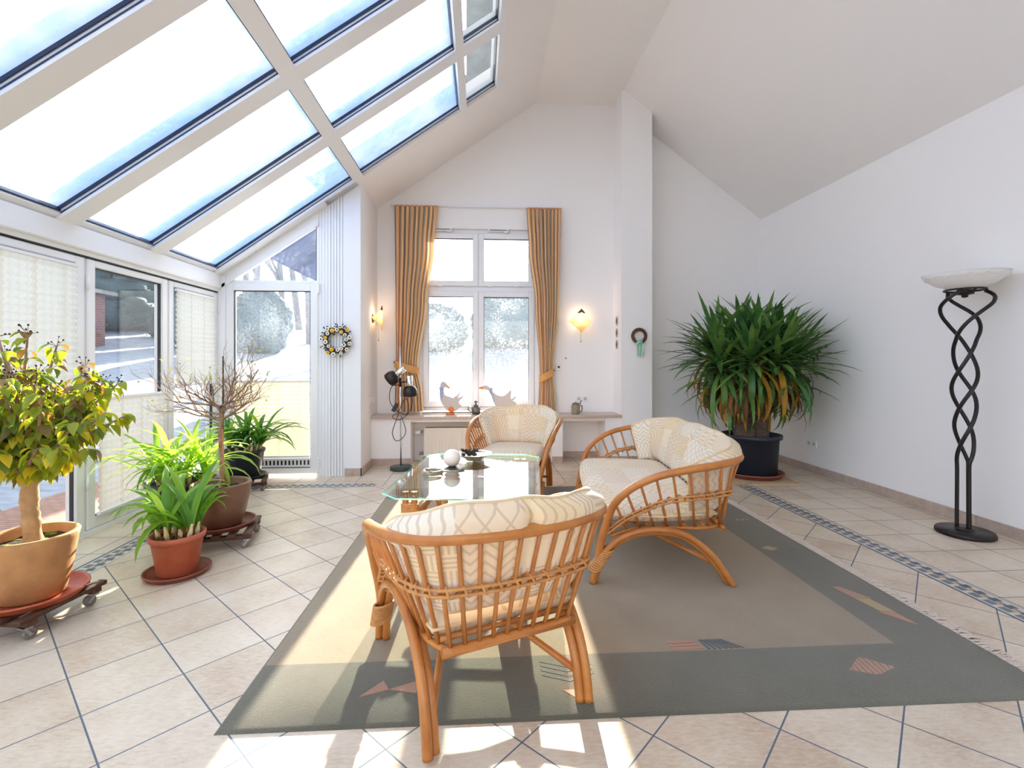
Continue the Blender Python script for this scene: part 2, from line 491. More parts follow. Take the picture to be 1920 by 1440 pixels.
M_wr_leaf = mat('wreath_leaf', S8(62, 84, 88), .7, var=(30, S8(36, 54, 60)))
M_wr_white = mat('wreath_white', S8(240, 236, 224), .7)
M_wr_yel = mat('wreath_yellow', S8(244, 196, 70), .7)
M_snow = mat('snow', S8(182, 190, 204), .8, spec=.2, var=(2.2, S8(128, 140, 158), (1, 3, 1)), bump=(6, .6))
def paving():
    t = NT('patio_paving'); co = t.coord()
    b = t.n('ShaderNodeTexBrick'); t.l(co, b.inputs[0])
    b.inputs['Color1'].default_value = c4(S8(176, 134, 118)); b.inputs['Color2'].default_value = c4(S8(160, 118, 102))
    b.inputs['Mortar'].default_value = c4(S8(110, 92, 84)); b.inputs['Scale'].default_value = 5
    b.inputs['Mortar Size'].default_value = .02
    return t.end(t.bsdf(b.outputs[0], .8))
M_pave = paving()
M_stoneslab = mat('sandstone_slab', S8(206, 186, 156), .85, var=(4, S8(180, 160, 132)))
M_heath = mat('heather', S8(120, 84, 80), .9, var=(30, S8(70, 56, 50)), bump=(60, 1))
M_hedge = mat('hazy_frosty_hedge', S8(140, 158, 168), .9, var=(12, S8(96, 116, 124)), bump=(25, 1.0))  # pale blue-grey: sun-glare haze put into the frosted hedge colour
M_conif = mat('conifer', S8(92, 112, 118), .9, var=(8, S8(66, 84, 88)))
M_trunk = mat('tree_bark', S8(140, 140, 148), .9)
M_brick = None
def brickwall():
    t = NT('shed_brick'); co = t.coord()
    x, y, z = t.xyz(co)
    c = t.n('ShaderNodeCombineXYZ'); t.l(y + x, c.inputs[0]); t.l(z, c.inputs[1])
    b = t.n('ShaderNodeTexBrick'); t.l(c.outputs[0], b.inputs[0])
    b.inputs['Color1'].default_value = c4(S8(150, 104, 100)); b.inputs['Color2'].default_value = c4(S8(128, 88, 88))
    b.inputs['Mortar'].default_value = c4(S8(150, 140, 140)); b.inputs['Scale'].default_value = 2.5
    return t.end(t.bsdf(b.outputs[0], .9))
M_brick = brickwall()
M_roofblue = mat('dark_blue_roof', S8(70, 90, 140), .6)  # one even dark blue over the whole roof
M_verge = mat('brown_verge', S8(128, 92, 74), .7)
M_houseplaster = mat('house_plaster', S8(220, 222, 228), .9)
M_chim = mat('chimney_cladding', S8(150, 152, 150), .7, var=(5, S8(110, 112, 112)))
# ------------------------------------------------------------------ room shell
XL, XR, YE, YB = -2.72, 3.63, 5.27, 6.10     # glazed wall, right wall, end wall, window wall
YN = -2.6                                    # wall behind the camera
XRET = -1.26                                 # return wall beside the window
def roof(x):
    if x < .69: return 4.46 - .70 * (.69 - x)
    if x < 1.72: return 4.46
    return 4.46 - .735 * (x - 1.72)
# floor: diagonal field, mosaic border, straight outer rows
g = G()
def rect(x0, x1, y0, y1, m, z=0.0):
    i = g.add([(x0, y0, z), (x1, y0, z), (x1, y1, z), (x0, y1, z)]); g.face((i, i + 1, i + 2, i + 3), False, m)
BL, BR, BF, BW = -2.35, 2.505, 4.80, .14
rect(BL + BW, BR, YN, BF, 0)
rect(BL, BL + BW, YN, BF + BW, 2)
rect(BR, BR + BW, YN, YB + .3, 3)
rect(BL + BW, -1.02, BF, BF + BW, 4)
rect(XL - .25, BL, YN, YE + .2, 1)
rect(BR + BW, XR + .1, YN, YB + .3, 1)
rect(BL, XRET, BF + BW, YE + .2, 1)
rect(XRET, -1.02, BF + BW, YB + .3, 1)
rect(-1.02, BR, BF, YB + .3, 1)
# slab below so that nothing leaks
g.box(XL - .25, XR + .25, YN - .25, YB + .3, -.2, -.004, 1)
struct('floor', g, [M_tile_d, M_tile_s, M_border_l, M_border_r, M_border_f], 'beige tiled floor with diagonal field and grey mosaic border')

def xz(poly, y0, y1, gg, m=0): gg.prism(poly, lambda p, k: (p[0], y1 if k else y0, p[1]), m)
# window wall
WX0, WX1, WZ0, WZ1 = -.755, .73, .575, 2.87
g = G()
xz([(-1.6, 0), (WX0, 0), (WX0, roof(WX0) + .2), (-1.6, roof(-1.6) + .2)], YB, YB + .36, g)
xz([(WX0, WZ1), (WX1, WZ1), (WX1, roof(WX1) + .2), (WX0, roof(WX0) + .2)], YB, YB + .36, g)
xz([(WX0, 0), (WX1, 0), (WX1, WZ0), (WX0, WZ0)], YB, YB + .36, g)
xz([(WX1, 0), (XR + .25, 0), (XR + .25, roof(XR) + .1), (1.72, 4.66), (WX1, 4.66)], YB, YB + .36, g)
struct('wall_back', g, M_wall, 'white gable wall around the tall window')
# parapet pillars under the sill, niches between
g = G()
g.box(XRET, -.81, 5.77, YB, 0, .545)
g.box(.86, .985, 5.77, YB, 0, .545)
g.box(1.50, 1.69, 5.77, YB, 0, .545)
g.box(-.81, 1.50, 5.80, YB, .50, .545)
struct('trim_1', g, M_wall, 'white piers under the window sill')
g = G()
g.box(XRET, 1.70, 5.735, YB - .001, .545, .575, 0, .004)
g.box(WX0, WX1, YB - .002, YB + .12, .545, .575, 0)
struct('trim_2', g, M_sill, 'pinkish stone window sill running across the window bay')
# pilaster
g = G()
xz([(1.69, 0), (2.065, 0), (2.065, roof(2.065) + .05), (1.72, 4.5), (1.69, 4.5)], 5.745, YB, g)
struct('trim_3', g, M_wall, 'white pilaster right of the window bay')
# right wall and wall behind the camera
g = G(); g.box(XR, XR + .25, YN - .25, YB + .36, 0, roof(XR) + .12)
struct('wall_right', g, M_wall, 'plain white right wall')
g = G()
xz([(2.2, 0), (XR + .25, 0), (XR + .25, 3.2), (2.2, 4.2)], YN - .25, YN, g)
xz([(XL - .1, 2.5), (2.2, 2.5), (2.2, 4.3), (1.72, 4.6), (.69, 4.6), (XL - .1, 2.3)], YN - .25, YN, g)
struct('wall_near', g, M_wall)
# return wall by the window (faces the room)
g = G()
g.prism([(YE, 0), (YB, 0), (YB, roof(XRET) + .1), (YE, roof(XRET) + .1)], lambda p, k: (XRET - (.34 if k else 0), p[0], p[1]))
struct('wall_left', g, M_wall, 'short white side wall with a lit sconce')
# end wall panel with grooves
g = G()
PX0 = -1.695
n = 14; xs = [PX0 + (XRET - .005 - PX0) * i / n for i in range(n + 1)]
for a, b in zip(xs, xs[1:]):
    wide = .004 if a < -1.42 else .0
    xz([(a + wide, 0), (b, 0), (b, roof(b) + .02), (a + wide, roof(a + wide) + .02)], YE - .006, YE + .16, g)
xz([(PX0, 0), (XRET - .005, 0), (XRET - .005, roof(XRET) - .01), (PX0, roof(PX0) - .01)], YE, YE + .15, g)
struct('wall_end', g, M_panel, 'white grooved panel wall with flower wreath')
# skirting tiles
def skirt(name, x0, y0, x1, y1, label, th=.012, h=.082, L=.33, nrm=1):
    g = G(); d = Vector((x1 - x0, y1 - y0, 0)); T = d.length; d.normalize(); nn = Vector((-d.y, d.x, 0)) * nrm * th
    k = 0
    while k < T - 1e-4:
        e = min(T, k + L); a = Vector((x0, y0, 0)) + d * (k + .0015); b = Vector((x0, y0, 0)) + d * (e - .0015)
        g.prism([(0, 0), (1, 0), (1, 1), (0, 1)], lambda p, kk: tuple((a if p[0] == 0 else b) + nn * p[1] + Vector((0, 0, h * kk))))
        k = e
    g.prism([(0, 0), (1, 0), (1, 1), (0, 1)], lambda p, kk: tuple(Vector((x0, y0, 0)) + d * T * p[0] + nn * .7 * p[1] + Vector((0, 0, (h - .001) * kk))), 1)
    return struct(name, g, [M_skirt, M_dark], label)
skirt('baseboard_right', XR, YN, XR, YB, 'beige tile skirting along the right wall')
skirt('baseboard_back', 2.065, YB, XR, YB, 'beige tile skirting behind the potted palm', nrm=-1)
skirt('baseboard_left', XRET, YE - .006, XRET, 5.77, 'beige tile skirting under the lit side wall', nrm=-1)
skirt('baseboard_end', -1.425, YE - .006, XRET, YE - .006, 'short beige tile skirting below the flower wreath', nrm=-1)
skirt('baseboard_pier', XRET, 5.77, -.81, 5.77, 'beige tile skirting below the sill pier', nrm=-1)
skirt('baseboard_niche', .985, YB, 1.50, YB, 'beige tile skirting in the empty niche', nrm=-1)
skirt('baseboard_post', .86, 5.77, .985, 5.77, 'beige tile skirting on the narrow pier', nrm=-1)
skirt('baseboard_pilaster', 1.50, 5.745, 2.065, 5.745, 'beige tile skirting under the pilaster', nrm=-1)

# ceiling slabs
SY = 5.15             # gable side of the skylight
STX = .205            # upper edge of the skylight
g = G()
def slab(x0, x1, y0, y1, t=.26):
    g.prism([(x0, roof(x0)), (x1, roof(x1)), (x1, roof(x1) + t), (x0, roof(x0) + t)], lambda p, k: (p[0], y1 if k else y0, p[1]))
slab(XRET - .34, .69, SY, YB + .36)
slab(STX, .69, YN - .3, SY)
slab(.69, 1.72, YN - .3, YB + .36)
slab(1.72, XR + .25, YN - .3, YB + .36)
struct('ceiling', g, M_ceil, 'sloping white plaster ceiling')

# ------------------------------------------------------------------ skylight (window_1)
sky = struct_root('window_1', 'large sloping frosted skylight with white bars')
def onroof(x, y, o=0.0):
    a = math.atan(.70); return Vector((x - math.sin(a) * o, y, roof(x) + math.cos(a) * o))
def bar(gg, x0, x1, y0, y1, o0, o1, m=0):
    i = gg.add([onroof(x, y, o) for o in (o0, o1) for (x, y) in ((x0, y0), (x1, y0), (x1, y1), (x0, y1))])
    for q in ((0, 3, 2, 1), (4, 5, 6, 7), (0, 1, 5, 4), (1, 2, 6, 5), (2, 3, 7, 6), (3, 0, 4, 7)): gg.face([i + k for k in q], False, m)
XE = -2.70
rows = [(XE + .06, -1.295), (-1.21, -.20), (-.145, STX - .03)]
rafters = [5.10 - .875 * k for k in range(0, 9)]         # centre lines in y
for k, yc in enumerate(rafters):
    gg = G(); hw = .075 if k else .03
    bar(gg, XE, STX if k else XRET - .02, yc - hw if k else 5.115, yc + hw if k else 5.42, 0, .11)
    if not k: bar(gg, XRET - .02, STX, 5.115, 5.152, .03, .11)
    gg.build('rafter', M_frame, sky)
for (x0, x1) in ((-1.30, -1.205), (-.205, -.14), (STX - .035, STX + .012)):
    gg = G(); bar(gg, x0, x1, YN, 5.15, -.006, .11); gg.build('purlin', M_frame, sky)
gg = G(); bar(gg, XE - .02, XE + .06, YN, 5.15, .02, .11); gg.build('eaves_profile', M_frame, sky)
for k in range(len(rafters) - 1):
    yb = rafters[k] - .075 if k else 5.115; ya = rafters[k + 1] + .075
    for (x0, x1) in rows:
        gg = G(); bar(gg, x0, x1, ya, yb, .062, .068)
        p = gg.build('pane', M_frost if x0 < -.16 else M_glass, sky)
        gg = G()
        bar(gg, x0, x1, yb - .011, yb - .001, .043, .061)
        bar(gg, x0, x1, yb - .003, yb - .0005, .020, .028, 1)
        bar(gg, x0, x0 + .012, ya, yb, .035, .061)
        if x0 > -1.25 or True: bar(gg, x1 - .010, x1 - .001, ya, yb, .03, .061)
        gg.build('gasket', [M_gasket, M_gasket], p)
# eaves beam along the glazed wall
g = G()
g.box(XL - .10, XL + .05, YN, YE + .05, 1.965, 2.115, 0, .008)
g.box(XL - .10, XL + .025, YN, YE + .05, 1.935, 1.966, 0)
g.box(XL - .09, XL + .012, YN, YE, 1.925, 1.936, 1)
struct('trim_4', g, [M_frame, M_dark], 'white eaves beam above the glazed doors')
g = G()
g.box(XL - .10, XL + .02, YN, YE + .05, 0, .035)
struct('trim_5', g, M_frame, 'white threshold under the glazed doors')

# ------------------------------------------------------------------ glazed doors on the left: a panel spans y0..y1
def leaf_x(name, y0, y1, label, hinge=None, handle=None, glass=M_glass, simple=False):
    r = struct_root(name, label)
    gg = G(); T, B = 1.922, .037
    st = .072
    gg.box(XL - .06, XL + .012, y0, y0 + st, B, T, 0, .006)
    gg.box(XL - .06, XL + .012, y1 - st, y1, B, T, 0, .006)
    gg.box(XL - .06, XL + .012, y0 + st - .002, y1 - st + .002, T - .05, T, 0, .006)
    gg.box(XL - .06, XL + .012, y0 + st - .002, y1 - st + .002, B, B + .075, 0, .006)
    gg.build('frame', M_frame, r)
    gg = G()
    a, b, c, d = y0 + st, y1 - st, B + .075, T - .05
    gg.box(XL - .030, XL - .026, a, b, c, d); gg.build('pane', glass, r)
    gg = G()
    for (p, q, s2, u) in ((a, a + .007, c, d), (b - .007, b, c, d), (a, b, c, c + .007), (a, b, d - .007, d)):
        gg.box(XL - .026, XL - .004, p, q, s2, u)
    gg.build('gasket', M_dark, r)
    if hinge is not None:
        for z in (.32, 1.70):
            gg = G(); gg.tube([(XL + .02, hinge, z), (XL + .02, hinge, z + .095)], .009, 8); gg.build('hinge', M_frame, r)
    if handle is not None:
        gg = G(); gg.box(XL + .011, XL + .022, handle - .016, handle + .016, .90, 1.02, 0, .003)
        gg.tube(cr([(XL + .02, handle, .985), (XL + .05, handle, .985), (XL + .055, handle + .02, .985), (XL + .055, handle + .11, .98)], 4), .009, 8)
        gg.build('handle', M_frame, r)
    return r
leaf_x('door_2', 4.445, 5.235, 'narrow white glazed door in the far corner, blind on its upper half', hinge=5.24, handle=4.475)
leaf_x('door_3', 3.56, 4.43, 'white glazed door with clear upper glass and blind below', hinge=3.55)
leaf_x('door_4', 2.62, 3.535, 'nearest white glazed door behind the leafy shrub')
for i, (a, b) in enumerate(((1.72, 2.60), (.82, 1.70), (-.08, .80), (-.98, -.10), (-1.88, -1.0))):
    leaf_x('window_%d' % (5 + i), a, b, None)
g = G()
for y in (5.24, 4.432, 3.537): g.box(XL - .07, XL - .002, y, y + (.035 if y > 5 else .012 if y > 4 else .022), .03, 1.93)
g.box(XL - .11, XL + .03, 5.236, YE + .1, 0, 1.97, 0, .005)
struct('trim_6', g, M_frame, 'white posts between the glazed doors')

# pleated blinds
def blind_x(y0, y1, z0, z1, label, rail_top=True):
    t = thing('pleated_blind', label, 'blind', (XL + .012, (y0 + y1) / 2, z0), 0, 'pleated blinds on the glazed doors')
    n = max(2, int((z1 - z0) / .022)); gg = G()
    def f(u, v):
        k = round(v * n); return (.010 + (.009 if k % 2 else -.004) , (u - .5) * (y1 - y0), v * (z1 - z0))
    gg.grid(f, 1, n, False, 0, lambda u, v: (u * (y1 - y0), v * (z1 - z0)))
    gg.build('pleats', M_blind, t)
    for z in (0, z1 - z0):
        gg = G(); gg.box(-.004, .024, -(y1 - y0) / 2, (y1 - y0) / 2, z - .011, z + .011, 0, .003); gg.build('rail', M_frame, t)
    return t
blind_x(4.525, 5.155, 1.00, 1.85, 'cream pleated blind pulled up on the far corner door')
blind_x(3.64, 4.35, .13, .945, 'cream pleated blind over the lower half of the door behind the strap-leaf plants')
blind_x(2.70, 3.455, .74, 1.85, 'wide cream pleated blind behind the leafy shrub')

# ------------------------------------------------------------------ end wall: door_1 with fanlight window_2
r = struct_root('door_1', 'white glazed garden door below the sloping fanlight')
def frame_y(gg, x0, x1, z0, z1, w, y0, y1, m=0):
    gg.box(x0, x0 + w, y0, y1, z0, z1, m, .005); gg.box(x1 - w, x1, y0, y1, z0, z1, m, .005)
    gg.box(x0 + w - .002, x1 - w + .002, y0, y1, z1 - w, z1, m, .005); gg.box(x0 + w - .002, x1 - w + .002, y0, y1, z0, z0 + w, m, .005)
gg = G(); DX0, DX1 = -2.635, -1.70
frame_y(gg, DX0, DX1, .035, 2.03, .078, YE - .02, YE + .05)
gg.box(DX0 + .076, DX1 - .076, YE - .012, YE + .05, .112, .20, 0, .004)
gg.build('frame', M_frame, r)
gg = G(); gg.box(DX0 + .078, DX1 - .078, YE + .015, YE + .019, .20, 1.952); gg.build('pane', glassmat('door_glass', dirt=.05, dsc=60), r)
gg = G(); a, b, c, d = DX0 + .078, DX1 - .078, .20, 1.952
for q in ((a, a + .008, c, d), (b - .008, b, c, d), (a, b, d - .008, d)): gg.box(q[0], q[1], YE - .006, YE + .014, q[2], q[3])
gg.build('gasket', M_dark, r)
gg = G(); gg.box(a, b, YE - .017, YE - .011, .118, .186, 0)
nslot = 20
for i in range(nslot):
    x = a + .02 + (b - a - .04) * i / (nslot - 1)
    gg.box(x - .009, x + .009, YE - .0185, YE - .0165, .128, .176, 1)
gg.box(a, b, YE - .022, YE - .018, .098, .106, 1)
gg.build('vent_grille', [M_frame, M_black], r)
for z in (.10, 1.93):
    gg = G(); gg.box(DX1 - .004, DX1 + .02, YE - .032, YE - .004, z, z + .10, 0, .004); gg.build('hinge', M_frame, r)
t = thing('pleated_blind', 'sunlit cream pleated blind on the lower garden door', 'blind', ((a + b) / 2, YE - .012, .215), 0, 'pleated blinds on the glazed doors')
zt = .79; n = int(zt / .022); gg = G(); w = (b - a - .02)
gg.grid(lambda u, v: ((u - .5) * w, -.004 + (-.009 if round(v * n) % 2 else .004), v * zt), 1, n, False, 0, lambda u, v: (u * w, v * zt))
gg.build('pleats', M_blind_d, t)
for z in (0, zt):
    gg = G(); gg.box(-w / 2, w / 2, -.018, .006, z - .011, z + .011, 0, .003); gg.build('rail', M_frame, t)
# jambs and fanlight
g = G()
g.box(-2.76, DX0, YE - .03, YE + .09, 0, 2.10, 0, .004)
g.box(DX0 - .01, PX0, YE - .012, YE + .09, 2.032, 2.062)
xz([(PX0 - .02, 0), (PX0 + .006, 0), (PX0 + .006, roof(PX0)), (PX0 - .02, roof(PX0 - .02))], YE - .01, YE + .09, g)
struct('trim_7', g, M_frame, 'white jambs around the garden door')
r = struct_root('window_2', 'triangular fanlight above the garden door')
gg = G()
fx0, fx1 = -2.70, PX0
o, ii = .0, .085
xz([(fx0, roof(fx0) - .10), (fx1, roof(fx1) - .12), (fx1, roof(fx1) + .02), (fx0, roof(fx0) + .02)], YE - .02, YE + .07, gg)
xz([(fx0, roof(fx0) - .13), (fx1, roof(fx1) - .15), (fx1, roof(fx1) - .115), (fx0, roof(fx0) - .095)], YE - .03, YE - .012, gg)
gg.build('frame', M_frame, r)
gg = G(); xz([(-2.62, 2.06), (PX0 - .02, 2.06), (PX0 - .02, roof(PX0) - .10), (-2.62, roof(-2.62) - .08)], YE + .015, YE + .019, gg)
gg.build('pane', M_glass, r)
gg = G(); xz([(-2.70, roof(-2.70) - .112), (PX0 - .02, roof(PX0 - .02) - .135), (PX0 - .02, roof(PX0 - .02) - .12), (-2.70, roof(-2.70) - .10)], YE - .004, YE + .012, gg)
gg.box(PX0 - .028, PX0 - .018, YE - .004, YE + .012, 2.06, roof(PX0) - .12)
gg.build('gasket', M_dark, r)

# ------------------------------------------------------------------ tall window (window_3)
r = struct_root('window_3', 'tall white four-pane window between the striped curtains')
y0, y1 = YB + .05, YB + .13
gg = G()
frame_y(gg, WX0, WX1, .60, WZ1, .045, y0, y1)
gg.box(WX0, WX1, y0, y1, 2.095, 2.155, 0, .004)
gg.box(-.055, .015, y0 + .005, y1, .60, WZ1)
gg.build('frame', M_frame, r)
xm = -.02
for (a, b, c, d, gl) in ((WX0 + .045, xm, 2.155, WZ1 - .045, M_glass), (xm, WX1 - .045, 2.155, WZ1 - .045, M_glass),
                         (WX0 + .045, xm, .645, 2.095, M_glass_d), (xm, WX1 - .045, .645, 2.095, M_glass_d)):
    gg = G(); frame_y(gg, a + .002, b - .002, c + .003, d - .003, .066, y0 - .022, y1 - .01)
    s_ = gg.build('sash', M_frame, r)
    gg = G(); gg.box(a + .06, b - .06, y0 + .02, y0 + .024, c + .06, d - .06); gg.build('pane', gl, s_)
    gg = G(); p, q, e, f = a + .068, b - .068, c + .069, d - .069
    for w in ((p, p + .005, e, f), (q - .005, q, e, f), (p, q, e, e + .005), (p, q, f - .007, f)): gg.box(w[0], w[1], y0 - .004, y0 + .019, w[2], w[3])
    gg.build('gasket', M_dark, s_)
for x in (-.50, -.16, .13, .46):
    gg = G(); gg.tube([(x - .03, y0 - .026, 2.155), (x + .03, y0 - .026, 2.155)], .009, 8); gg.build('hinge', M_frame, r)
for x in (xm - .045, xm + .045):
    gg = G(); gg.box(x - .013, x + .013, y0 - .034, y0 - .021, 1.19, 1.26, 0, .003)
    gg.tube(cr([(x, y0 - .03, 1.225), (x, y0 - .065, 1.225), (x, y0 - .07, 1.20), (x, y0 - .068, 1.10)], 4), .009, 8)
    gg.build('handle', M_frame, r)
for x in (-.45, .26):
    gg = G(); gg.box(x - .16, x + .10, y0 - .06, y0 - .002, 2.842, 2.868, 0, .004); gg.box(x - .14, x + .08, y0 - .062, y0 - .058, 2.85, 2.858, 1)
    gg.tube([(x + .04, y0 - .045, 2.835), (x + .10, y0 - .045, 2.835)], .012, 8)
    gg.build('opener_fitting', [M_frame, M_dark], r)
# curtain rail
t = thing('curtain_rail', 'thin white curtain rail above the tall window', 'curtain rail', (-.04, YB - .03, 3.135))
gg = G(); gg.box(-1.06, 1.06, -.02, .03, -.008, .012, 0, .003); gg.build('track', M_frame, t)
for x in (-.75, .0, .8):
    gg = G(); gg.box(x - .012, x + .012, -.01, .03, .011, .03); gg.build('bracket', M_frame, t)
# ------------------------------------------------------------------ things in the window bay
def curtain(label, keys, side):
    """keys: list of (z, xl, xr) from the top down; folds run down the cloth"""
    xc = (keys[0][1] + keys[0][2]) / 2
    t = thing('striped_curtain', label, 'curtain', (xc, YB - .09, keys[-1][0]), 0, 'striped curtains at the tall window')
    zs = [k[0] for k in keys]
    def at(z):
        for a, b in zip(keys, keys[1:]):
            if b[0] <= z <= a[0]:
                f = (a[0] - z) / (a[0] - b[0]); f = f * f * (3 - 2 * f)
                return a[1] + (b[1] - a[1]) * f, a[2] + (b[2] - a[2]) * f
        return keys[-1][1], keys[-1][2]
    nf = 9; nu = nf * 10; nv = 60; z0, z1 = keys[-1][0], keys[0][0]
    wcloth = 1.15
    def f(u, v):
        z = z0 + (z1 - z0) * v
        xl, xr = at(z)
        wd = (xr - xl)
        amp = .019 * min(1, wd / .35) + .005
        ph = u * nf * 2 * PI
        top = max(0, (v - .955) / .045)
        y = math.sin(ph + .5 * math.sin(ph * .37)) * amp * (1 - .45 * top) + .012 * math.sin(u * 23 + v * 3)
        x = xl + wd * u + .006 * math.sin(ph * 2 + 1)
        if top > 0: y += .006 * math.sin(u * 160)
        return (x - xc, y, z - z0)
    gg = G(); gg.grid(f, nu, nv, True, 0, lambda u, v: ((u * nf + .10 * math.sin(5 * u + 2 * v)) * .165, v * 2.4))
    gg.build('cloth', M_curtain, t)
    # gathered heading tape
    gg = G()
    xl, xr = keys[0][1], keys[0][2]
    pts = [(xl + (xr - xl) * i / 60 - xc, math.sin(i / 60 * nf * 2 * PI) * .022 - .004, z1 - z0 - .006) for i in range(61)]
    gg.tube(pts, .012, 6, flat=.7); gg.build('heading', M_curtain, t)
    # tieback: an open band around the gathered cloth
    zt = [k for k in keys if len(k) > 3][0]
    a, b, zc = zt[1], zt[2], zt[0]
    gg = G(); ring = []
    n = 28
    for i in range(n):
        an = 2 * PI * i / n
        ex = 1 if True else 0
        ring.append(((a + b) / 2 - xc + math.cos(an) * ((b - a) / 2 + .014), math.sin(an) * .052, zc - z0 + side * math.cos(an) * .045))
    i0 = len(gg.v)
    for (x, y, z) in ring: gg.v += [(x, y, z - .045), (x, y, z + .045)]
    for i in range(n):
        p, q = i0 + 2 * i, i0 + 2 * ((i + 1) % n); gg.face((p, q, q + 1, p + 1), True)
    gg.build('tieback', M_tie, t)
    gg = G(); hx = (a - .02 if side < 0 else b + .02) - xc
    gg.tube([(hx, .05, zc - z0 + .06), (hx, .0, zc - z0 + .06), (hx, -.005, zc - z0 + .075)], .006, 6); gg.build('tieback_hook', M_pewter, t)
    return t
curtain('striped orange and grey curtain left of the tall window, behind the reading lamp',
        [(3.115, -1.04, -.525), (2.6, -1.035, -.565), (1.95, -1.03, -.65), (1.14, -1.025, -.755, 1), (.80, -1.035, -.70), (.60, -1.04, -.69)], -1)
curtain('striped orange and grey curtain right of the tall window, above the far armchair',
        [(3.115, .57, 1.0), (2.6, .60, .99), (1.95, .68, .97), (1.04, .742, .90, 1), (.80, .73, .925), (.60, .715, .94)], 1)

# radiator
t = thing('radiator', 'cream panel radiator in the niche below the sill', 'radiator', (0, 5.98, 0))
gg = G()
nx = 34; X0, X1 = -.675, .75
def rf(u, v):
    return (X0 + (X1 - X0) * u, -.05 - .006 * (1 if (round(u * 136) % 4) in (1, 2) else 0) * (0 if v in (0, 1) else 1), .06 + .34 * v)
gg.grid(lambda u, v: rf(u, v), 136, 3, False)
gg.box(X0, X1, -.045, .04, .06, .40, 0, .006)
gg.build('panel', M_rad, t)
gg = G(); gg.box(X0 + .01, X1 - .01, -.05, .06, .40, .412)
for i in range(60): gg.box(X0 + .03 + i * .023, X0 + .043 + i * .023, -.03, .04, .411, .4135, 1)
gg.build('top_grille', [M_rad, M_dark], t)
gg = G(); gg.lathe([(.022, -.035), (.026, -.02), (.026, .02), (.018, .035)], 16, M=Matrix.Translation((X0 - .075, -.02, .36)) @ Matrix.Rotation(PI / 2, 4, 'Y'))
gg.build('valve_knob', M_frame, t)
gg = G(); gg.tube([(X0 - .04, -.02, .36), (X0 + .005, -.02, .36)], .011, 8); gg.tube([(X0 - .03, -.02, .36), (X0 - .03, .1, .36)], .009, 8)
gg.build('pipe_fitting', M_steel, t)
gg = G(); gg.tube([(X0 + .005, -.02, .10), (X0 - .045, -.02, .10)], .011, 8); gg.tube([(X0 - .03, -.02, .10), (X0 - .03, .1, .10)], .009, 8)
gg.tube([(X0 - .045, -.02, .085), (X0 - .045, -.02, .125)], .013, 8)
gg.build('pipe_fitting', M_steel, t)

# geese cut out of board, px in a close-up of the photo
def goose(label, cx0, parts, foot, loc):
    k = .00070
    t = thing('wooden_goose', label, 'goose figure', loc, 0, 'painted wooden geese on the sill')
    def P(pts): return [((x - cx0) * k, -(y - 845) * k * 1.0) for x, y in pts]
    for (nm, m, pts, y0, y1) in parts:
        gg = G(); q = P(pts)
        sm = [(p.x, p.y) for p in cr([(x, z, 0) for x, z in q], 3, True)] if nm not in ('beak',) else q
        gg.prism(sm, lambda p, kk: (p[0], y1 if kk else y0, p[1])); gg.build(nm, m, t)
    gg = G(); ex, ez = P([foot[2]])[0]
    gg.lathe([(.004, -.002), (.004, .002)], 10, M=Matrix.Translation((ex, -.0135, ez)) @ Matrix.Rotation(PI / 2, 4, 'X')); gg.build('eye', M_eye, t)
    if foot[0]:
        gg = G(); fx, fz = P([foot[0]])[0]
        gg.lathe([(.031, -.009), (.034, -.004), (.034, .004), (.031, .009)], 24, M=Matrix.Translation((fx, -.022, fz)) @ Matrix.Rotation(PI / 2, 4, 'X'))
        gg.box(fx - .062, fx + .045, -.04, .02, 0, .016, 0, .005)
        gg.build('foot', M_orange, t)
    return t
goose('white wooden goose looking right with blue scarf and orange foot', 290,
      [('body', M_goose, [(150, 275), (190, 290), (228, 330), (215, 372), (165, 390), (172, 470), (200, 510), (330, 555), (420, 555), (515, 518), (468, 580), (425, 640), (495, 712), (430, 735), (370, 790), (290, 800), (215, 765), (140, 660), (105, 560), (98, 400), (115, 310)], -.012, .010),
       ('wing', M_goose, [(335, 550), (390, 520), (455, 440), (425, 530), (380, 580)], .011, .022),
       ('beak', M_beak, [(228, 335), (290, 402), (250, 398), (215, 378)], -.011, .009),
       ('scarf', M_blue, [(88, 385), (128, 375), (172, 385), (165, 420), (160, 500), (140, 590), (112, 600), (98, 500), (98, 420)], -.018, .016)],
      ((293, 760), None, (190, 335)), (-.35, 5.93, .575))
goose('white wooden goose stretching its neck left, half hidden behind the far armchair', 1330,
      [('body', M_goose, [(1000, 350), (1045, 338), (1090, 362), (1120, 400), (1160, 450), (1240, 510), (1345, 525), (1420, 480), (1485, 420), (1480, 520), (1490, 590), (1580, 660), (1540, 720), (1440, 790), (1320, 800), (1240, 760), (1190, 650), (1150, 540), (1095, 440), (1050, 425), (1000, 412)], -.012, .010),
       ('wing', M_goose, [(1480, 600), (1530, 560), (1585, 535), (1550, 590), (1500, 620)], .011, .022),
       ('beak', M_beak, [(1000, 362), (905, 388), (960, 408), (1000, 412)], -.011, .009),
       ('scarf', M_blue, [(1120, 390), (1165, 390), (1160, 440), (1175, 520), (1200, 640), (1180, 640), (1140, 530), (1095, 440)], -.018, .016)],
      ((1330, 760), None, (1030, 372)), (.27, 5.93, .575))

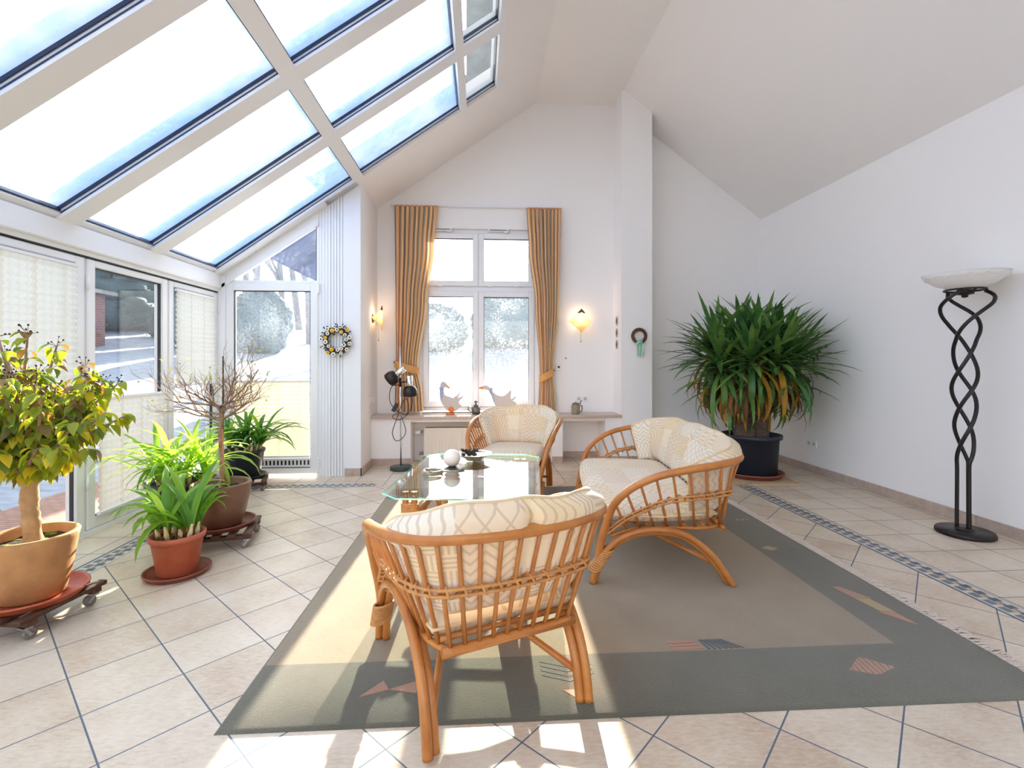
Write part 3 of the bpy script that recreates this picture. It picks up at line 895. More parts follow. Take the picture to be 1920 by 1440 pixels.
# pewter pot behind the armchair
t = thing('lidded_pot', 'small pewter pot with a pointed knob in the middle of the sill', 'pot', (-.05, 5.93, .575))
gg = G(); gg.lathe([(.035, 0), (.05, .01), (.056, .05), (.05, .085), (.03, .1)], 20); gg.build('body', M_pewter, t)
gg = G(); gg.lathe([(.034, .1), (.03, .112), (.012, .12), (.008, .135), (.02, .145), (.022, .155), (.004, .165)], 16); gg.build('lid', M_pewter, t)
gg = G(); gg.tube(cr([(-.05, 0, .08), (-.085, 0, .085), (-.09, 0, .05), (-.055, 0, .03)], 5), .007, 8); gg.build('handle', M_pewter, t)
# stein
t = thing('beer_stein', 'grey stoneware stein with pewter lid on the sill', 'stein', (1.165, 5.9, .575))
gg = G(); gg.lathe([(.042, 0), (.05, .006), (.048, .015), (.052, .03), (.052, .085), (.046, .105), (.043, .118), (.04, .118)], 28); gg.build('body', mat('stein_relief', S8(176, 160, 136), .6, var=(60, S8(120, 104, 84)), bump=(90, 1)), t)
gg = G(); gg.lathe([(.044, .117), (.046, .122), (.03, .132), (.008, .138), (.006, .145)], 24); gg.build('lid', M_pewter, t)
gg = G(); gg.tube(cr([(.045, 0, .10), (.075, 0, .10), (.082, 0, .06), (.07, 0, .03), (.047, 0, .025)], 5), .008, 8); gg.build('handle', M_cer, t)
gg = G(); gg.tube(cr([(.035, 0, .128), (.06, 0, .125), (.062, 0, .15), (.078, 0, .165)], 5), .006, 8); gg.build('thumb_lift', M_pewter, t)

# sconces
def sconce(label, loc, rz):
    t = thing('wall_sconce', label, 'wall lamp', loc, rz, 'parchment wall sconces')
    gg = G()                                   # curved diamond parchment shade, faces -y
    n = 12; s_ = .142
    def f(u, v):
        a, b = u - .5, v - .5
        x = (a - b) * s_ * 1.0; z = (a + b) * s_ * 1.05
        return (x, -.115 + 5.2 * x * x + .35 * z * z, z)
    gg.grid(f, n, n, True); gg.build('shade', M_parch, t)
    gg = G(); top = [(0, -.118, .135), (.0, -.112, .16), (.022, -.116, .118), (-.022, -.116, .118)]
    gg.prism([(0, .152), (.052, .098), (.03, .092), (0, .108), (-.03, .092), (-.052, .098)], lambda p, k: (p[0], -.117 + (.0 if k else -.004) + 5.2 * p[0] ** 2 + .35 * p[1] ** 2, p[1]))
    gg.build('shade_tip', M_cone, t)
    gg = G(); gg.lathe([(.05, 0), (.05, .012), (.03, .02)], 20, M=Matrix.Rotation(PI / 2, 4, 'X')); gg.tube([(0, -.01, 0), (0, -.05, -.01), (0, -.055, -.03)], .008, 8)
    gg.build('wall_plate', M_pewter, t)
    gg = G(); gg.ball((0, -.06, -.02), .022, 12); gg.build('bulb', M_bulb, t)
    gg = G()
    for a in (-.1, .1): gg.tube([(0, -.02, -.02), (a * .6, -.06, -.05), (a, -.068, 0)], .003, 6)
    gg.build('shade_wire', M_pewter, t)
    gg = G(); gg.tube([(0, -.06, -.05), (0, -.07, -.16), (0, -.07, -.25)], .0018, 5); gg.ball((0, -.07, -.257), .008, 8); gg.build('pull_cord', M_pewter, t)
    L = bpy.data.lights.new('sconce_light', 'POINT'); L.energy = SCONCE_W; L.color = (1, .72, .45); L.shadow_soft_size = .02
    lo = bpy.data.objects.new('sconce_light', L); COL.objects.link(lo); lo.parent = t; lo.location = (0, -.05, .035)
    return t
M_parch = leafmat('parchment_shade', S8(228, 200, 160), S8(212, 174, 126), 22, .6, .6, S8(240, 204, 156))
sconce('lit diamond-shaped parchment sconce on the wall right of the curtains', (1.258, YB, 1.72), 0)
sconce('lit parchment sconce on the side wall, seen edge-on left of the curtains', (XRET, 5.83, 1.72), PI / 2)

# sockets
def sockets(label, loc, rz, n, group='wall sockets', holes=True):
    t = thing('wall_socket', label, 'socket', loc, rz, group)
    w = .081
    gg = G(); gg.box(-w * n / 2, w * n / 2, -.009, .002, -.04, .04, 0, .003); gg.build('plate', M_socket, t)
    for i in range(n):
        x = (i - (n - 1) / 2) * w; gg = G()
        if holes:
            Mx = Matrix.Translation((x, -.009, 0)) @ Matrix.Rotation(PI / 2, 4, 'X')
            gg.lathe([(.022, .0), (.022, .001), (.021, .0012)], 20, M=Mx, m=1)
            gg.lathe([(.024, 0), (.024, .0018), (.021, .002), (.021, 0)], 20, M=Mx)
            for s_ in (-.0095, .0095): gg.lathe([(.003, 0), (.003, .0025)], 8, M=Matrix.Translation((x + s_, -.009, 0)) @ Matrix.Rotation(PI / 2, 4, 'X'), m=2)
            gg.build('outlet', [M_socket, mat('socket_shade', S8(200, 198, 196), .4), M_dark], t)
        else:
            gg.box(x - .03, x + .03, -.014, -.008, -.03, .03, 0, .003); gg.build('rocker', M_socket, t)
    return t
sockets('double white wall socket low on the right wall', (XR, 5.12, .315), -PI / 2, 2)
sockets('double white wall socket above the stein', (1.285, YB, .745), 0, 2)
sockets('row of white switches on the side wall behind the reading lamp', (XRET, 5.80, .755), PI / 2, 3, holes=False)
t = thing('room_thermostat', 'small white sensor box beside the right curtain', 'thermostat', (.985, YB, 1.14))
gg = G(); gg.box(-.036, .036, -.022, 0, -.04, .04, 0, .006); gg.build('housing', M_socket, t)
gg = G(); gg.box(-.012, .016, -.0245, -.021, -.008, .018, 0, .002); gg.build('display', M_dark, t)
gg = G(); gg.ball((.115, -.004, .115), .010, 8, 0, (1, .4, 1)); tag(gg.build('wall_hook', M_pewter), 'tiny nail head on the wall above the sensor box', 'nail').location = (.965, YB, 1.14)

# oval plaques on the pilaster side
for z, lb in ((1.715, 'top'), (1.568, 'middle'), (1.425, 'bottom')):
    t = thing('oval_plaque', '%s one of three small silver ovals in a column beside the pilaster edge' % lb, 'plaque', (1.69, 5.93, z), 0, 'three silver ovals')
    gg = G(); gg.lathe([(.045, 0), (.05, .004), (.045, .009), (.036, .006)], 24, M=Matrix.Rotation(-PI / 2, 4, 'Y') @ Matrix.Scale(1.0, 4) ); 
    gg.v = [(x, y * .82, zz * 1.15) for x, y, zz in gg.v]; gg.build('rim', M_silver, t)
    gg = G(); gg.ball((-.007, 0, .004), .026, 10, 0, (.3, .8, 1)); gg.ball((-.008, .006, -.014), .016, 10, 0, (.35, 1, 1)); gg.build('relief', M_pewter, t)

# wreaths
t = thing('flower_wreath', 'round wreath of white and yellow flowers on the grooved panel', 'wreath', (-1.502, YE - .035, 1.436))
R0 = .115
gg = G(); gg.tube([(math.cos(2 * PI * i / 40) * R0, 0, math.sin(2 * PI * i / 40) * R0) for i in range(40)], .026, 10, closed=True); gg.build('ring', M_wicker, t)
gg = G()
for i in range(150):
    a = rnd(0, 2 * PI); rr = R0 + rnd(-.042, .05); p = Vector((math.cos(a) * rr, -rnd(.005, .03), math.sin(a) * rr))
    d = Vector((math.cos(a) * rnd(-.4, 1) + rnd(-.6, .6), -rnd(.1, .7), math.sin(a) * rnd(-.4, 1) + rnd(-.6, .6))).normalized()
    sd = d.cross(Vector((rnd(-1, 1), 1, rnd(-1, 1)))).normalized() * .009; L = rnd(.025, .042)
    i0 = gg.add([p, p + d * L * .5 + sd, p + d * L, p + d * L * .5 - sd]); gg.face((i0, i0 + 1, i0 + 2, i0 + 3))
gg.build('leaves', M_wr_leaf, t)
def bloom(p, r, m, col):
    gg = G(); n = 6
    for k in range(n):
        a = 2 * PI * k / n; c = Vector((p[0] + math.cos(a) * r * .55, p[1] - .004, p[2] + math.sin(a) * r * .55))
        gg.ball(c, r * .5, 8, 0, (1, .45, 1))
    gg.ball((p[0], p[1] - .010, p[2]), r * .36, 8, 1, (1, .7, 1)); gg.build('bloom', [m, col], t)
M_wctr = mat('bloom_centre_dark', S8(60, 54, 50), .8); M_yctr = mat('bloom_centre_gold', S8(214, 150, 40), .8)
for i in range(26):
    a = 2 * PI * i / 26 + rnd(-.08, .08); rr = R0 + (.036 if i % 2 else -.012) + rnd(-.008, .008)
    yel = i in (3, 4, 8, 12, 17, 18)
    bloom((math.cos(a) * rr, -.03, math.sin(a) * rr), rnd(.017, .024), M_wr_yel if yel else M_wr_white, M_yctr if yel else M_wctr)
t = thing('wicker_wreath', 'brown twig wreath with mint ribbon on the pilaster', 'wreath', (1.899, 5.745 - .02, 1.52))
gg = G()
for k in range(9):
    ph = k * .7; pts = []
    for i in range(48):
        a = 2 * PI * i / 48; b = a * 5 + ph; rr = .078 + .014 * math.cos(b)
        pts.append((math.cos(a) * rr, -.004 + .014 * math.sin(b), math.sin(a) * rr))
    gg.tube(pts, .0065, 6, closed=True)
gg.build('ring', M_wicker, t)
gg = G()
for s_, L in ((-.012, .17), (.018, .165)):
    gg.grid(lambda u, v: (s_ + (u - .5) * .034 + .016 * v * (1 if s_ > 0 else .3), -.022 - .006 * math.sin(u * 6 + v * 4), -.075 - v * L), 4, 8, True)
for sx in (-1, 1):
    gg.grid(lambda u, v: (sx * (.005 + .045 * math.sin(v * PI)), -.02 - .018 * math.cos(v * 2 * PI) - .004, -.065 + .03 * (u - .5) + .02 * math.sin(v * 2 * PI)), 3, 12, True)
gg.ball((0, -.03, -.07), .016, 10)
gg.build('ribbon', M_mint, t)

# reading lamp with two spots
t = thing('reading_floor_lamp', 'slim chrome floor lamp with two black spot heads by the left curtain', 'floor lamp', (-.885, 5.55, 0))
gg = G(); gg.lathe([(.120, 0), (.122, .006), (.122, .032), (.117, .038), (.01, .04)], 40); gg.build('base', mat('dark_green_base', S8(52, 66, 60), .4), t)
gg = G(); gg.tube([(0, 0, .038), (-.006, 0, .7), (-.012, 0, 1.385)], .0075, 10); gg.build('pole', M_chrome, t)
def spot(c, d, lab):
    d = Vector(d).normalized()                      # from opening to chrome tail
    q = Vector((0, 0, 1)).rotation_difference(d).to_matrix().to_4x4(); Mx = Matrix.Translation(c) @ q
    gg = G(); gg.lathe([(.066, -.060), (.078, -.052), (.081, -.02), (.078, .012), (.060, .045), (.036, .058), (.034, .06)], 28, M=Mx); h = gg.build('spot_head', M_blackmetal, t); h['label'] = lab
    gg = G(); gg.lathe([(.033, .055), (.035, .06), (.035, .168), (.031, .17), (.031, .15), (.002, .149)], 24, M=Mx); gg.build('lamp_socket', M_chrome, h)
    return h
spot((-.085, -.05, 1.035), (.80, -.1, .62), 'black spot head tilted to the left'); spot((.108, -.06, .885), (-.04, -.05, 1), 'black spot head pointing down')
gg = G(); gg.tube([(-.006, 0, .985), (-.02, -.02, 1.0), (-.045, -.03, 1.02)], .008, 8); gg.tube([(-.006, 0, .98), (.04, -.02, .985), (.09, -.04, .985)], .007, 8)
gg.tube([(-.006, 0, .93), (-.008, 0, 1.03)], .015, 10); gg.build('swivel_joint', M_blackmetal, t)
gg = G()
gg.tube(cr([(-.01, -.02, .95), (-.10, -.03, .93), (-.12, -.03, .78), (-.06, -.02, .68), (.06, -.03, .62), (.09, -.03, .72), (.05, -.03, .80), (-.02, -.025, .66), (-.09, -.03, .60), (-.02, -.02, .56), (.09, -.03, .64), (.13, -.03, .80), (.06, -.02, .92)], 7), .0042, 6)
gg.tube(cr([(-.02, -.025, .64), (-.055, -.03, .54), (-.09, -.03, .42), (-.06, -.03, .335), (.0, -.03, .34), (.055, -.03, .42), (.03, -.03, .54), (-.01, -.025, .64)], 7), .0042, 6)
gg.build('cord', M_cord, t)
gg = G(); gg.box(-.022, .022, -.014, .014, -.05, .05, 0, .006, M=Matrix.Translation((-.06, -.035, .70)) @ Matrix.Rotation(.5, 4, 'Y')); gg.build('cord_switch', M_black, t)
# ------------------------------------------------------------------ rattan seats (local: +y is the front)
def arclen(P):
    s = [0]
    for a, b in zip(P, P[1:]): s.append(s[-1] + (b - a).length)
    return s
class Path:
    def __init__(s, P): s.P = P; s.s = arclen(P); s.L = s.s[-1]
    def at(s, t):
        d = max(0, min(1, t)) * s.L
        lo, hi = 0, len(s.s) - 1
        while hi - lo > 1:
            m = (lo + hi) // 2
            if s.s[m] <= d: lo = m
            else: hi = m
        w = s.s[hi] - s.s[lo]
        return s.P[lo].lerp(s.P[hi], 0 if w < 1e-9 else (d - s.s[lo]) / w)
def rattan_seat(name, label, cat, loc, rz, e, nsp, group=None, seams=1):
    t = thing(name, label, cat, loc, rz, group)
    top = [(.290, .672, .09), (.296, .660, .18), (.308, .645, .26), (.328, .622, .35), (.350, .585, .445), (.378, .50, .535), (.400, .366, .603), (.410, .21, .640), (.390, .07, .660), (.325, -.045, .673), (.22, -.108, .679)]
    R = [Vector((x + e, y, z)) for x, y, z in top]
    mid = [Vector((.08 + e * .8, -.138, .680)), Vector((-.08 - e * .8, -.138, .680))] if e else [Vector((.08, -.138, .680)), Vector((-.08, -.138, .680))]
    Lp = [Vector((-p.x, p.y, p.z)) for p in reversed(R)]
    rail = cr(R + mid + Lp, 7)
    gg = G(); gg.tube(rail, .0200, 12); gg.build('top_rail', M_rattan, t)
    bot = [(.300, .60, .262), (.280, .50, .286), (.268, .36, .297), (.262, .22, .297), (.256, .10, .297), (.226, .012, .303), (.17, -.006, .303)]
    B = [Vector((x + e, y, z)) for x, y, z in bot]
    Bp = cr(B + [Vector((-p.x, p.y, p.z)) for p in reversed(B)], 6)
    # arch legs, two poles a side
    for sx in (-1, 1):
        for k in (0, 1):
            dx = .030 - k * .026; dz = -.0 - k * .004
            sh = [(.296, .70, -.004), (.297, .672, .10), (.298, .625, .178), (.300, .55, .246), (.300, .45, .286), (.298, .34, .296), (.296, .24, .282), (.292, .15, .235), (.290, .06, .155), (.288, .005, .08), (.287, -.045, -.0)]
            if not e: sh = [(.296, .70, -.004), (.297, .672, .11), (.298, .63, .205), (.300, .56, .282), (.300, .46, .330), (.298, .36, .346), (.296, .26, .340), (.293, .16, .308), (.291, .085, .255), (.289, .03, .18), (.288, -.002, .095), (.287, -.022, -.0)]
            pts = []
            for x, y, z in sh:
                hs_ = 1 - k * .045; vs_ = 1 - k * .075
                pts.append((sx * (x + e - (.020 if e else .028) + dx * (1.0)), .33 + (y - .33) * hs_, max(0, z * vs_)))
            gg = G(); gg.tube(cr(pts, 5), .0168, 10); gg.v = [(a, b, max(0, c)) for a, b, c in gg.v]; gg.build('leg_arch', M_rattan, t)
        # binding at the front foot: coils round both poles and the rail end
        gg = G(); N = 11 * 14; pts = []
        for i in range(N):
            a = 2 * PI * i / 14; f = i / N
            y = .692 - .075 * f; z = .075 + .115 * f
            cx = sx * (e + .294); pts.append((cx + math.cos(a) * .040, y - .006 + math.sin(a) * .030, z + .006 * math.cos(a)))
        gg.tube(pts, .0058, 6); gg.build('foot_binding', M_rattan_l, t)
    # seat frame
    gg = G()
    gg.tube([(-.238 - e, .0, .292), (.238 + e, .0, .292)], .0172, 10)
    gg.tube([(-.238 - e, .022, .325), (.238 + e, .022, .325)], .010, 8)
    gg.build('rear_rail', M_rattan, t); gg = G()
    gg.tube([(-.30 - e, .60, .285), (.30 + e, .60, .285)], .0165, 10)
    gg.build('front_rail', M_rattan, t); gg = G(); gg.tube([p + Vector((0, 0, -.004)) for p in Bp], .0115, 8)
    gg.build('seat_hoop', M_rattan, t)
    ns = 5
    for i in range(ns):
        y = .10 + i * .10
        gg = G(); gg.tube([(-.255 - e, y, .308), (.255 + e, y, .308)], .010, 8); gg.build('seat_slat', M_rattan, t)
    # stretchers from the rear feet to the middle of the front
    for sx in (-1, 1):
        gg = G(); gg.tube([(sx * (.262 + e), .022, .095), (sx * (.15 + e * .6), .28, .155), (sx * (.035 + e * .25), .585, .262)], .0125, 10); gg.build('stretcher', M_rattan, t)
    # spindles
    PT, PB = Path(rail), Path(Bp)
    t0 = PT.s[7 * 4] / PT.L
    tops, bots = [], []
    for i in range(nsp):
        f = i / (nsp - 1)
        tt = t0 + (1 - 2 * t0) * f
        # keep side spindles dense, spread the back
        a = PT.at(tt); b = PB.at(.035 + .93 * f)
        tops.append(a); bots.append(b)
        out = (a - b); 
        m = a.lerp(b, .5)
        gg = G(); gg.tube([a, a.lerp(b, .33), a.lerp(b, .66), b], .0074, 7); gg.build('spindle', M_rattan, t)
    # woven band
    bp = [Vector((PT.P[14].x * 1.0, PT.P[14].y - .004, PT.P[14].z))]
    for i in range(nsp):
        f = min(i, nsp - 1 - i) / 3.5
        k = .53 if f >= 1 else .53 - .18 * (1 - f)
        bp.append(bots[i].lerp(tops[i], k))
    bp.append(Vector((-bp[0].x, bp[0].y, bp[0].z)))
    band = cr(bp, 6)
    gg = G(); c = Vector((0, .28, .5))
    def off(P, o, dz):
        out = []
        for p in P:
            d = Vector((p.x if not e else (p.x - max(-e, min(e, p.x))), p.y - .28, 0)); d = d.normalized() if d.length > 1e-6 else Vector((0, -1, 0))
            out.append(p + d * o + Vector((0, 0, dz)))
        return out
    gg.tube(off(band, .0115, .0095), .006, 6); gg.tube(off(band, .0115, -.0095), .006, 6); gg.tube(off(band, -.0105, 0), .0055, 6)
    pb = Path(band); n = int(pb.L / .0075); z = []
    for i in range(n):
        p = pb.at(i / (n - 1)); a = 2 * PI * i / 7.0
        q = off([p], .017 * math.cos(a), .0195 * math.sin(a))[0]; z.append(q)
    gg.tube(z, .0046, 5)
    gg.build('woven_band', M_rattan_l, t)
    # ---- back cushion follows the rail
    tA, tB = (.30, .70) if not e else (.225, .775)
    nu, nv = (56, 22) if not e else (84, 22)
    W = PT.L * (tB - tA)
    def core(u, v):
        tt = tA + (tB - tA) * u
        a = PT.at(tt); fb = (tt - t0) / (1 - 2 * t0); b = PB.at(.035 + .93 * fb)
        b2 = Vector((b.x, b.y, b.z))
        vv = .27 + v * (.84 + .04 * math.sin(2.6 * u + .2))
        if vv <= 1: p = b2.lerp(a, vv)
        else: p = a + Vector((0, .0, 1)) * (vv - 1) * .46 + (a - b2) * (vv - 1) * .25
        d = Vector((-(p.x - max(-e, min(e, p.x))) if e else -p.x, .36 - p.y, 0)).normalized()
        return p, d
    def prof(u, v):
        pu = 1 - abs(2 * u - 1) ** 5; pv = 1 - abs(2 * v - 1) ** 4
        k = max(0, pu * pv) ** .42
        for sidx in range(seams):
            su = (sidx + 1) / (seams + 1); k *= 1 - .42 * math.exp(-((u - su) * W / .016) ** 2)
        return k
    edge = lambda u: .007 * math.sin(u * 11 + 1) + .004 * math.sin(u * 29)
    def front(u, v):
        p, d = core(u, v); k = prof(u, v); return p + d * (.050 + .062 * k + .004 * math.sin(u * 30 + v * 9) * k) + Vector((0, 0, edge(u) * v ** 6 - .055 * abs(2 * u - 1) ** 4 * v ** 3))
    def back(u, v):
        p, d = core(1 - u, v); k = prof(1 - u, v)
        o = .050 - .042 * k - (.052 * k * max(0, (v - .74) / .26) ** .7)
        return p + d * o + Vector((0, 0, edge(1 - u) * v ** 6 - .055 * abs(2 * u - 1) ** 4 * v ** 3))
    gg = G()
    gg.grid(front, nu, nv, True, 0, lambda u, v: (u * W + .03, v * .42))
    gg.grid(back, nu, nv, True, 0, lambda u, v: ((1 - u) * W + .03, v * .42))
    bc = gg.build('back_cushion', M_fabric, t)
    gg = G(); ed = [front(u / nu, 1) for u in range(nu + 1)] + [front(1, 1 - v / nv) for v in range(1, nv + 1)] + [front(1 - u / nu, 0) for u in range(1, nu + 1)] + [front(0, v / nv) for v in range(1, nv)]
    gg.tube(ed, .0062, 6, closed=True)
    for sidx in range(seams):
        su = (sidx + 1) / (seams + 1)
        gg.tube([front(su, v / nv) - core(su, v / nv)[1] * .0 for v in range(nv + 1)], .0045, 6)
    gg.build('piping', M_seam, bc)
    # ---- seat cushion
    X = .285 + e
    def sc(u, v, s):
        x = (u * 2 - 1); y = v
        fx = .80 + .20 * (y ** .5)
        px = x * X * (1 if not e else 1) * (.92 + .10 * min(1, y * 2))
        fr = .635 + .055 * (1 - x * x)
        py = .015 + y * (fr - .015)
        k = max(0, (1 - abs(x) ** 8) * (1 - abs(2 * y - 1) ** 8)) ** .4
        sag = .012 * math.cos(x * PI / 2)
        zc = .362
        z = zc + s * k * (.058 + (sag if s > 0 else 0))
        return Vector((px, py, z))
    n1 = 40 if not e else 64
    gg = G()
    gg.grid(lambda u, v: sc(u, v, 1), n1, 24, True, 0, lambda u, v: (u * 2 * X + .4, v * .66 + .3))
    gg.grid(lambda u, v: sc(1 - u, v, -1), n1, 24, True, 0, lambda u, v: (u * 2 * X + .4, v * .66 + .3))
    s2 = gg.build('seat_cushion', M_fabric, t)
    gg = G(); ed = [sc(u / n1, 1, 0) for u in range(n1 + 1)] + [sc(1, 1 - v / 24, 0) for v in range(1, 25)] + [sc(1 - u / n1, 0, 0) for u in range(1, n1 + 1)] + [sc(0, v / 24, 0) for v in range(1, 24)]
    gg.tube(ed, .006, 6, closed=True)
    gg.build('piping', M_seam, s2)
    return t
RUGZ = .0134
ARM = 'rattan armchairs around the glass table'
c1 = rattan_seat('rattan_armchair', 'rattan armchair in the foreground seen from behind, its spindle back to the viewer', 'armchair', (.104, 1.60, RUGZ), math.radians(22), 0, 34, ARM)
c2 = copy_tree(c1); c2.location = (.40, 4.74, RUGZ); c2.rotation_euler.z = math.radians(163)
c2['label'] = 'far rattan armchair facing the viewer in front of the window sill'
rattan_seat('rattan_sofa', 'two-seat rattan sofa with cream patterned cushions right of the glass table', 'sofa', (1.385, 3.22, RUGZ), math.radians(83), .415, 35, None, 1)

# ------------------------------------------------------------------ glass table
t = thing('glass_coffee_table', 'low glass table with cut corners on rattan legs between the seats', 'coffee table', (-.045, 3.16, RUGZ), math.radians(-6.5))
hx, hy, cc, zt = .43, .63, .105, .487
def octo(i): return [(-hx + cc + i * .4, -hy + i), (hx - cc - i * .4, -hy + i), (hx - i, -hy + cc + i * .4), (hx - i, hy - cc - i * .4), (hx - cc - i * .4, hy - i), (-hx + cc + i * .4, hy - i), (-hx + i, hy - cc - i * .4), (-hx + i, -hy + cc + i * .4)]
gg = G(); th = .012
a = gg.add([(x, y, zt - th) for x, y in octo(0)]); b = gg.add([(x, y, zt - .005) for x, y in octo(0)]); c = gg.add([(x, y, zt) for x, y in octo(.022)])
for k in range(8):
    j = (k + 1) % 8
    gg.face((a + k, a + j, b + j, b + k), False, 1); gg.face((b + k, b + j, c + j, c + k), False, 0)
gg.face([c + k for k in range(8)], False, 0); gg.face([a + k for k in range(7, -1, -1)], False, 0)
gg.build('glass_top', [M_tableglass, M_edge], t)
for sx in (-1, 1):
    for sy in (-1, 1):
        for k in (0, 1):
            x = sx * (.315 - .05 * k); gg = G()
            gg.tube(cr([(x, sy * .46, 0), (x, sy * .468, .2), (x, sy * .470, zt - th - .014)], 4), .0175, 10)
            gg.tube([(x, sy * .47, zt - th - .016), (x, sy * .47, zt - th)], .019, 10)
            gg.build('leg', M_rattan, t)
        gg = G(); N = 8 * 14
        gg.tube([(sx * .29 + math.cos(2 * PI * i / 14) * .047, sy * .468 + math.sin(2 * PI * i / 14) * .022, .35 + .06 * i / N) for i in range(N)], .005, 6); gg.build('binding', M_rattan_l, t)
gg = G()
for sy in (-1, 1): gg.tube([(-.32, sy * .465, .33), (.32, sy * .465, .33)], .015, 8)
for sx in (-1, 1): gg.tube([(sx * .29, -.46, .31), (sx * .29, .46, .31)], .015, 8); gg.tube(cr([(sx * .29, -.45, .02), (sx * .29, -.25, .22), (sx * .29, 0, .29), (sx * .29, .25, .22), (sx * .29, .45, .02)], 6), .015, 8)
gg.build('frame', M_rattan, t)
TZ = zt + RUGZ + .0004
# things on the table
t = thing('candle_plate', 'small dark slate plate under the white ball candle', 'plate', (-.185, 3.25, TZ), .5)
gg = G(); pl = [(.085 * math.cos(2 * PI * k / 9) * (1 + .12 * math.sin(k * 2.3)), .085 * math.sin(2 * PI * k / 9) * (1 + .12 * math.cos(k * 1.7))) for k in range(9)]
gg.prism(pl, lambda p, k: (p[0] * (1.05 if k else .8), p[1] * (1.05 if k else .8), .001 + (.010 + .008 * (p[0] > .05) if k else 0))); gg.build('slab', M_slate, t)
t = thing('ball_candle', 'white ball candle on the glass table', 'candle', (-.185, 3.25, TZ + .012))
gg = G(); gg.ball((0, 0, .0565), .057, 32); gg.build('wax_ball', M_white_cer, t)
gg = G(); gg.tube([(0, 0, .112), (.001, 0, .121)], .0018, 6); gg.build('wick', M_slate, t)
t = thing('ashtray', 'round stoneware ashtray near the left edge of the glass table', 'ashtray', (-.297, 3.085, TZ))
gg = G(); gg.lathe([(.05, 0), (.066, .004), (.068, .012), (.058, .026), (.054, .028), (.048, .026), (.046, .012), (.001, .010)], 32); gg.build('bowl', M_cer, t)
gg = G()
for k in range(3): gg.ball((.053 * math.cos(k * 2.1 + .4), .053 * math.sin(k * 2.1 + .4), .027), .009, 8, 0, (1, 1, .5))
gg.build('rest_notch', M_slate, t)
t = thing('pottery_bowl', 'wide shallow pottery bowl at the far end of the glass table', 'bowl', (-.045, 3.53, TZ))
gg = G(); gg.lathe([(.055, 0), (.06, .006), (.075, .016), (.125, .040), (.135, .046), (.130, .047), (.12, .042), (.07, .022), (.001, .018)], 40); gg.build('bowl', M_cer2, t)
t = thing('dried_pods', 'dark dried seed pods lying in the shallow bowl', 'dried flowers', (-.075, 3.53, TZ + .022))
gg = G()
for i in range(26):
    a = rnd(0, 6.28); r = rnd(0, .075); p = Vector((math.cos(a) * r, math.sin(a) * r * .6, rnd(.006, .03) + .004))
    for k in range(5):
        d = Vector((rnd(-1, 1), rnd(-1, 1), rnd(.1, 1.2))).normalized(); sd = d.cross(Vector((rnd(-1, 1), rnd(-1, 1), .3))).normalized() * .007
        L = rnd(.022, .034); i0 = gg.add([p, p + d * L * .5 + sd, p + d * L, p + d * L * .5 - sd]); gg.face((i0, i0 + 1, i0 + 2, i0 + 3))
gg.build('petals', M_cone, t)
gg = G()
for i in range(9):
    a = rnd(0, 6.28); r = rnd(0, .06); gg.ball((math.cos(a) * r, math.sin(a) * r * .6, .014), .012, 8)
gg.build('seed_heads', M_slate, t)

# ------------------------------------------------------------------ rug
t = thing('wool_rug', 'large grey-green wool rug with a darker border under the seats', 'rug', (.63, 3.14, 0), math.radians(-.4))
hx, hy, bw = 1.475, 1.52, .345
gg = G()
def hz(x, y): return RUGZ - .0022 + .0012 * math.sin(x * 5 + y * 3) * math.sin(y * 4 - x)
xs = [-hx, -hx + .012, -hx + bw] + [-hx + bw + (2 * hx - 2 * bw) * i / 8 for i in range(1, 9)] + [hx - .012, hx]
ys = [-hy, -hy + .012, -hy + bw] + [-hy + bw + (2 * hy - 2 * bw) * i / 8 for i in range(1, 9)] + [hy - .012, hy]
w = len(xs)
i0 = gg.add([(x, y, (hz(x, y) if 0 < i < len(xs) - 1 and 0 < j < len(ys) - 1 else .002)) for j, y in enumerate(ys) for i, x in enumerate(xs)])
for j in range(len(ys) - 1):
    for i in range(len(xs) - 1):
        inn = 1 <= i < len(xs) - 3 and 2 <= j < len(ys) - 3
        gg.face((i0 + j * w + i, i0 + j * w + i + 1, i0 + (j + 1) * w + i + 1, i0 + (j + 1) * w + i), True, 0 if inn else 1)
gg.box(-hx, hx, -hy, hy, 0, .002, 1)
def motif(pts, m): # world xy
    z = RUGZ - .0004
    q = [parent_mat(t).inverted() @ Vector((x, y, z)) for x, y in pts]
    gg.prism([(p.x, p.y) for p in q], lambda p, k: (p[0], p[1], z - .003 + (.003 if k else 0)), m)
motif([(-.43, 1.765), (-.33, 1.80), (-.36, 1.85), (-.42, 1.84)][:3], 2); motif([(-.33, 1.80), (-.23, 1.775), (-.21, 1.85)], 2)
for k in range(4):
    for s_ in (1, -1):
        y = 1.80 + .028 * k
        motif([(.335, y), (.335, y + .008), (.335 + s_ * .10, y + .05), (.335 + s_ * .10, y + .042)], 4)
motif([(.30, 1.755), (.35, 1.70), (.38, 1.755)], 2)
for k in range(3): motif([(.79 + .0 * k, 1.972 + .022 * k), (.93 - .012 * k, 1.972 + .022 * k), (.93 - .012 * k, 1.99 + .022 * k), (.80, 1.99 + .022 * k)], 2)
for k in range(7): motif([(.945 + .024 * k, 1.968), (.957 + .024 * k, 1.968), (.945 + .015 * k, 2.035), (.933 + .015 * k, 2.035)], 4)
for k in range(9):
    f0 = -1 + k * 2 / 9; f1 = f0 + .17
    def dd(f): return 1.515 + f * .095, .075 * (1 - abs(f))
    a0, h0 = dd(f0); a1, h1 = dd(f1)
    motif([(a0, 1.80 - h0 * .5 - .001), (a1, 1.80 - h1 * .5 - .001), (a1 + .01, 1.80 + h1 + .001), (a0 + .01, 1.80 + h0 + .001)], 2)
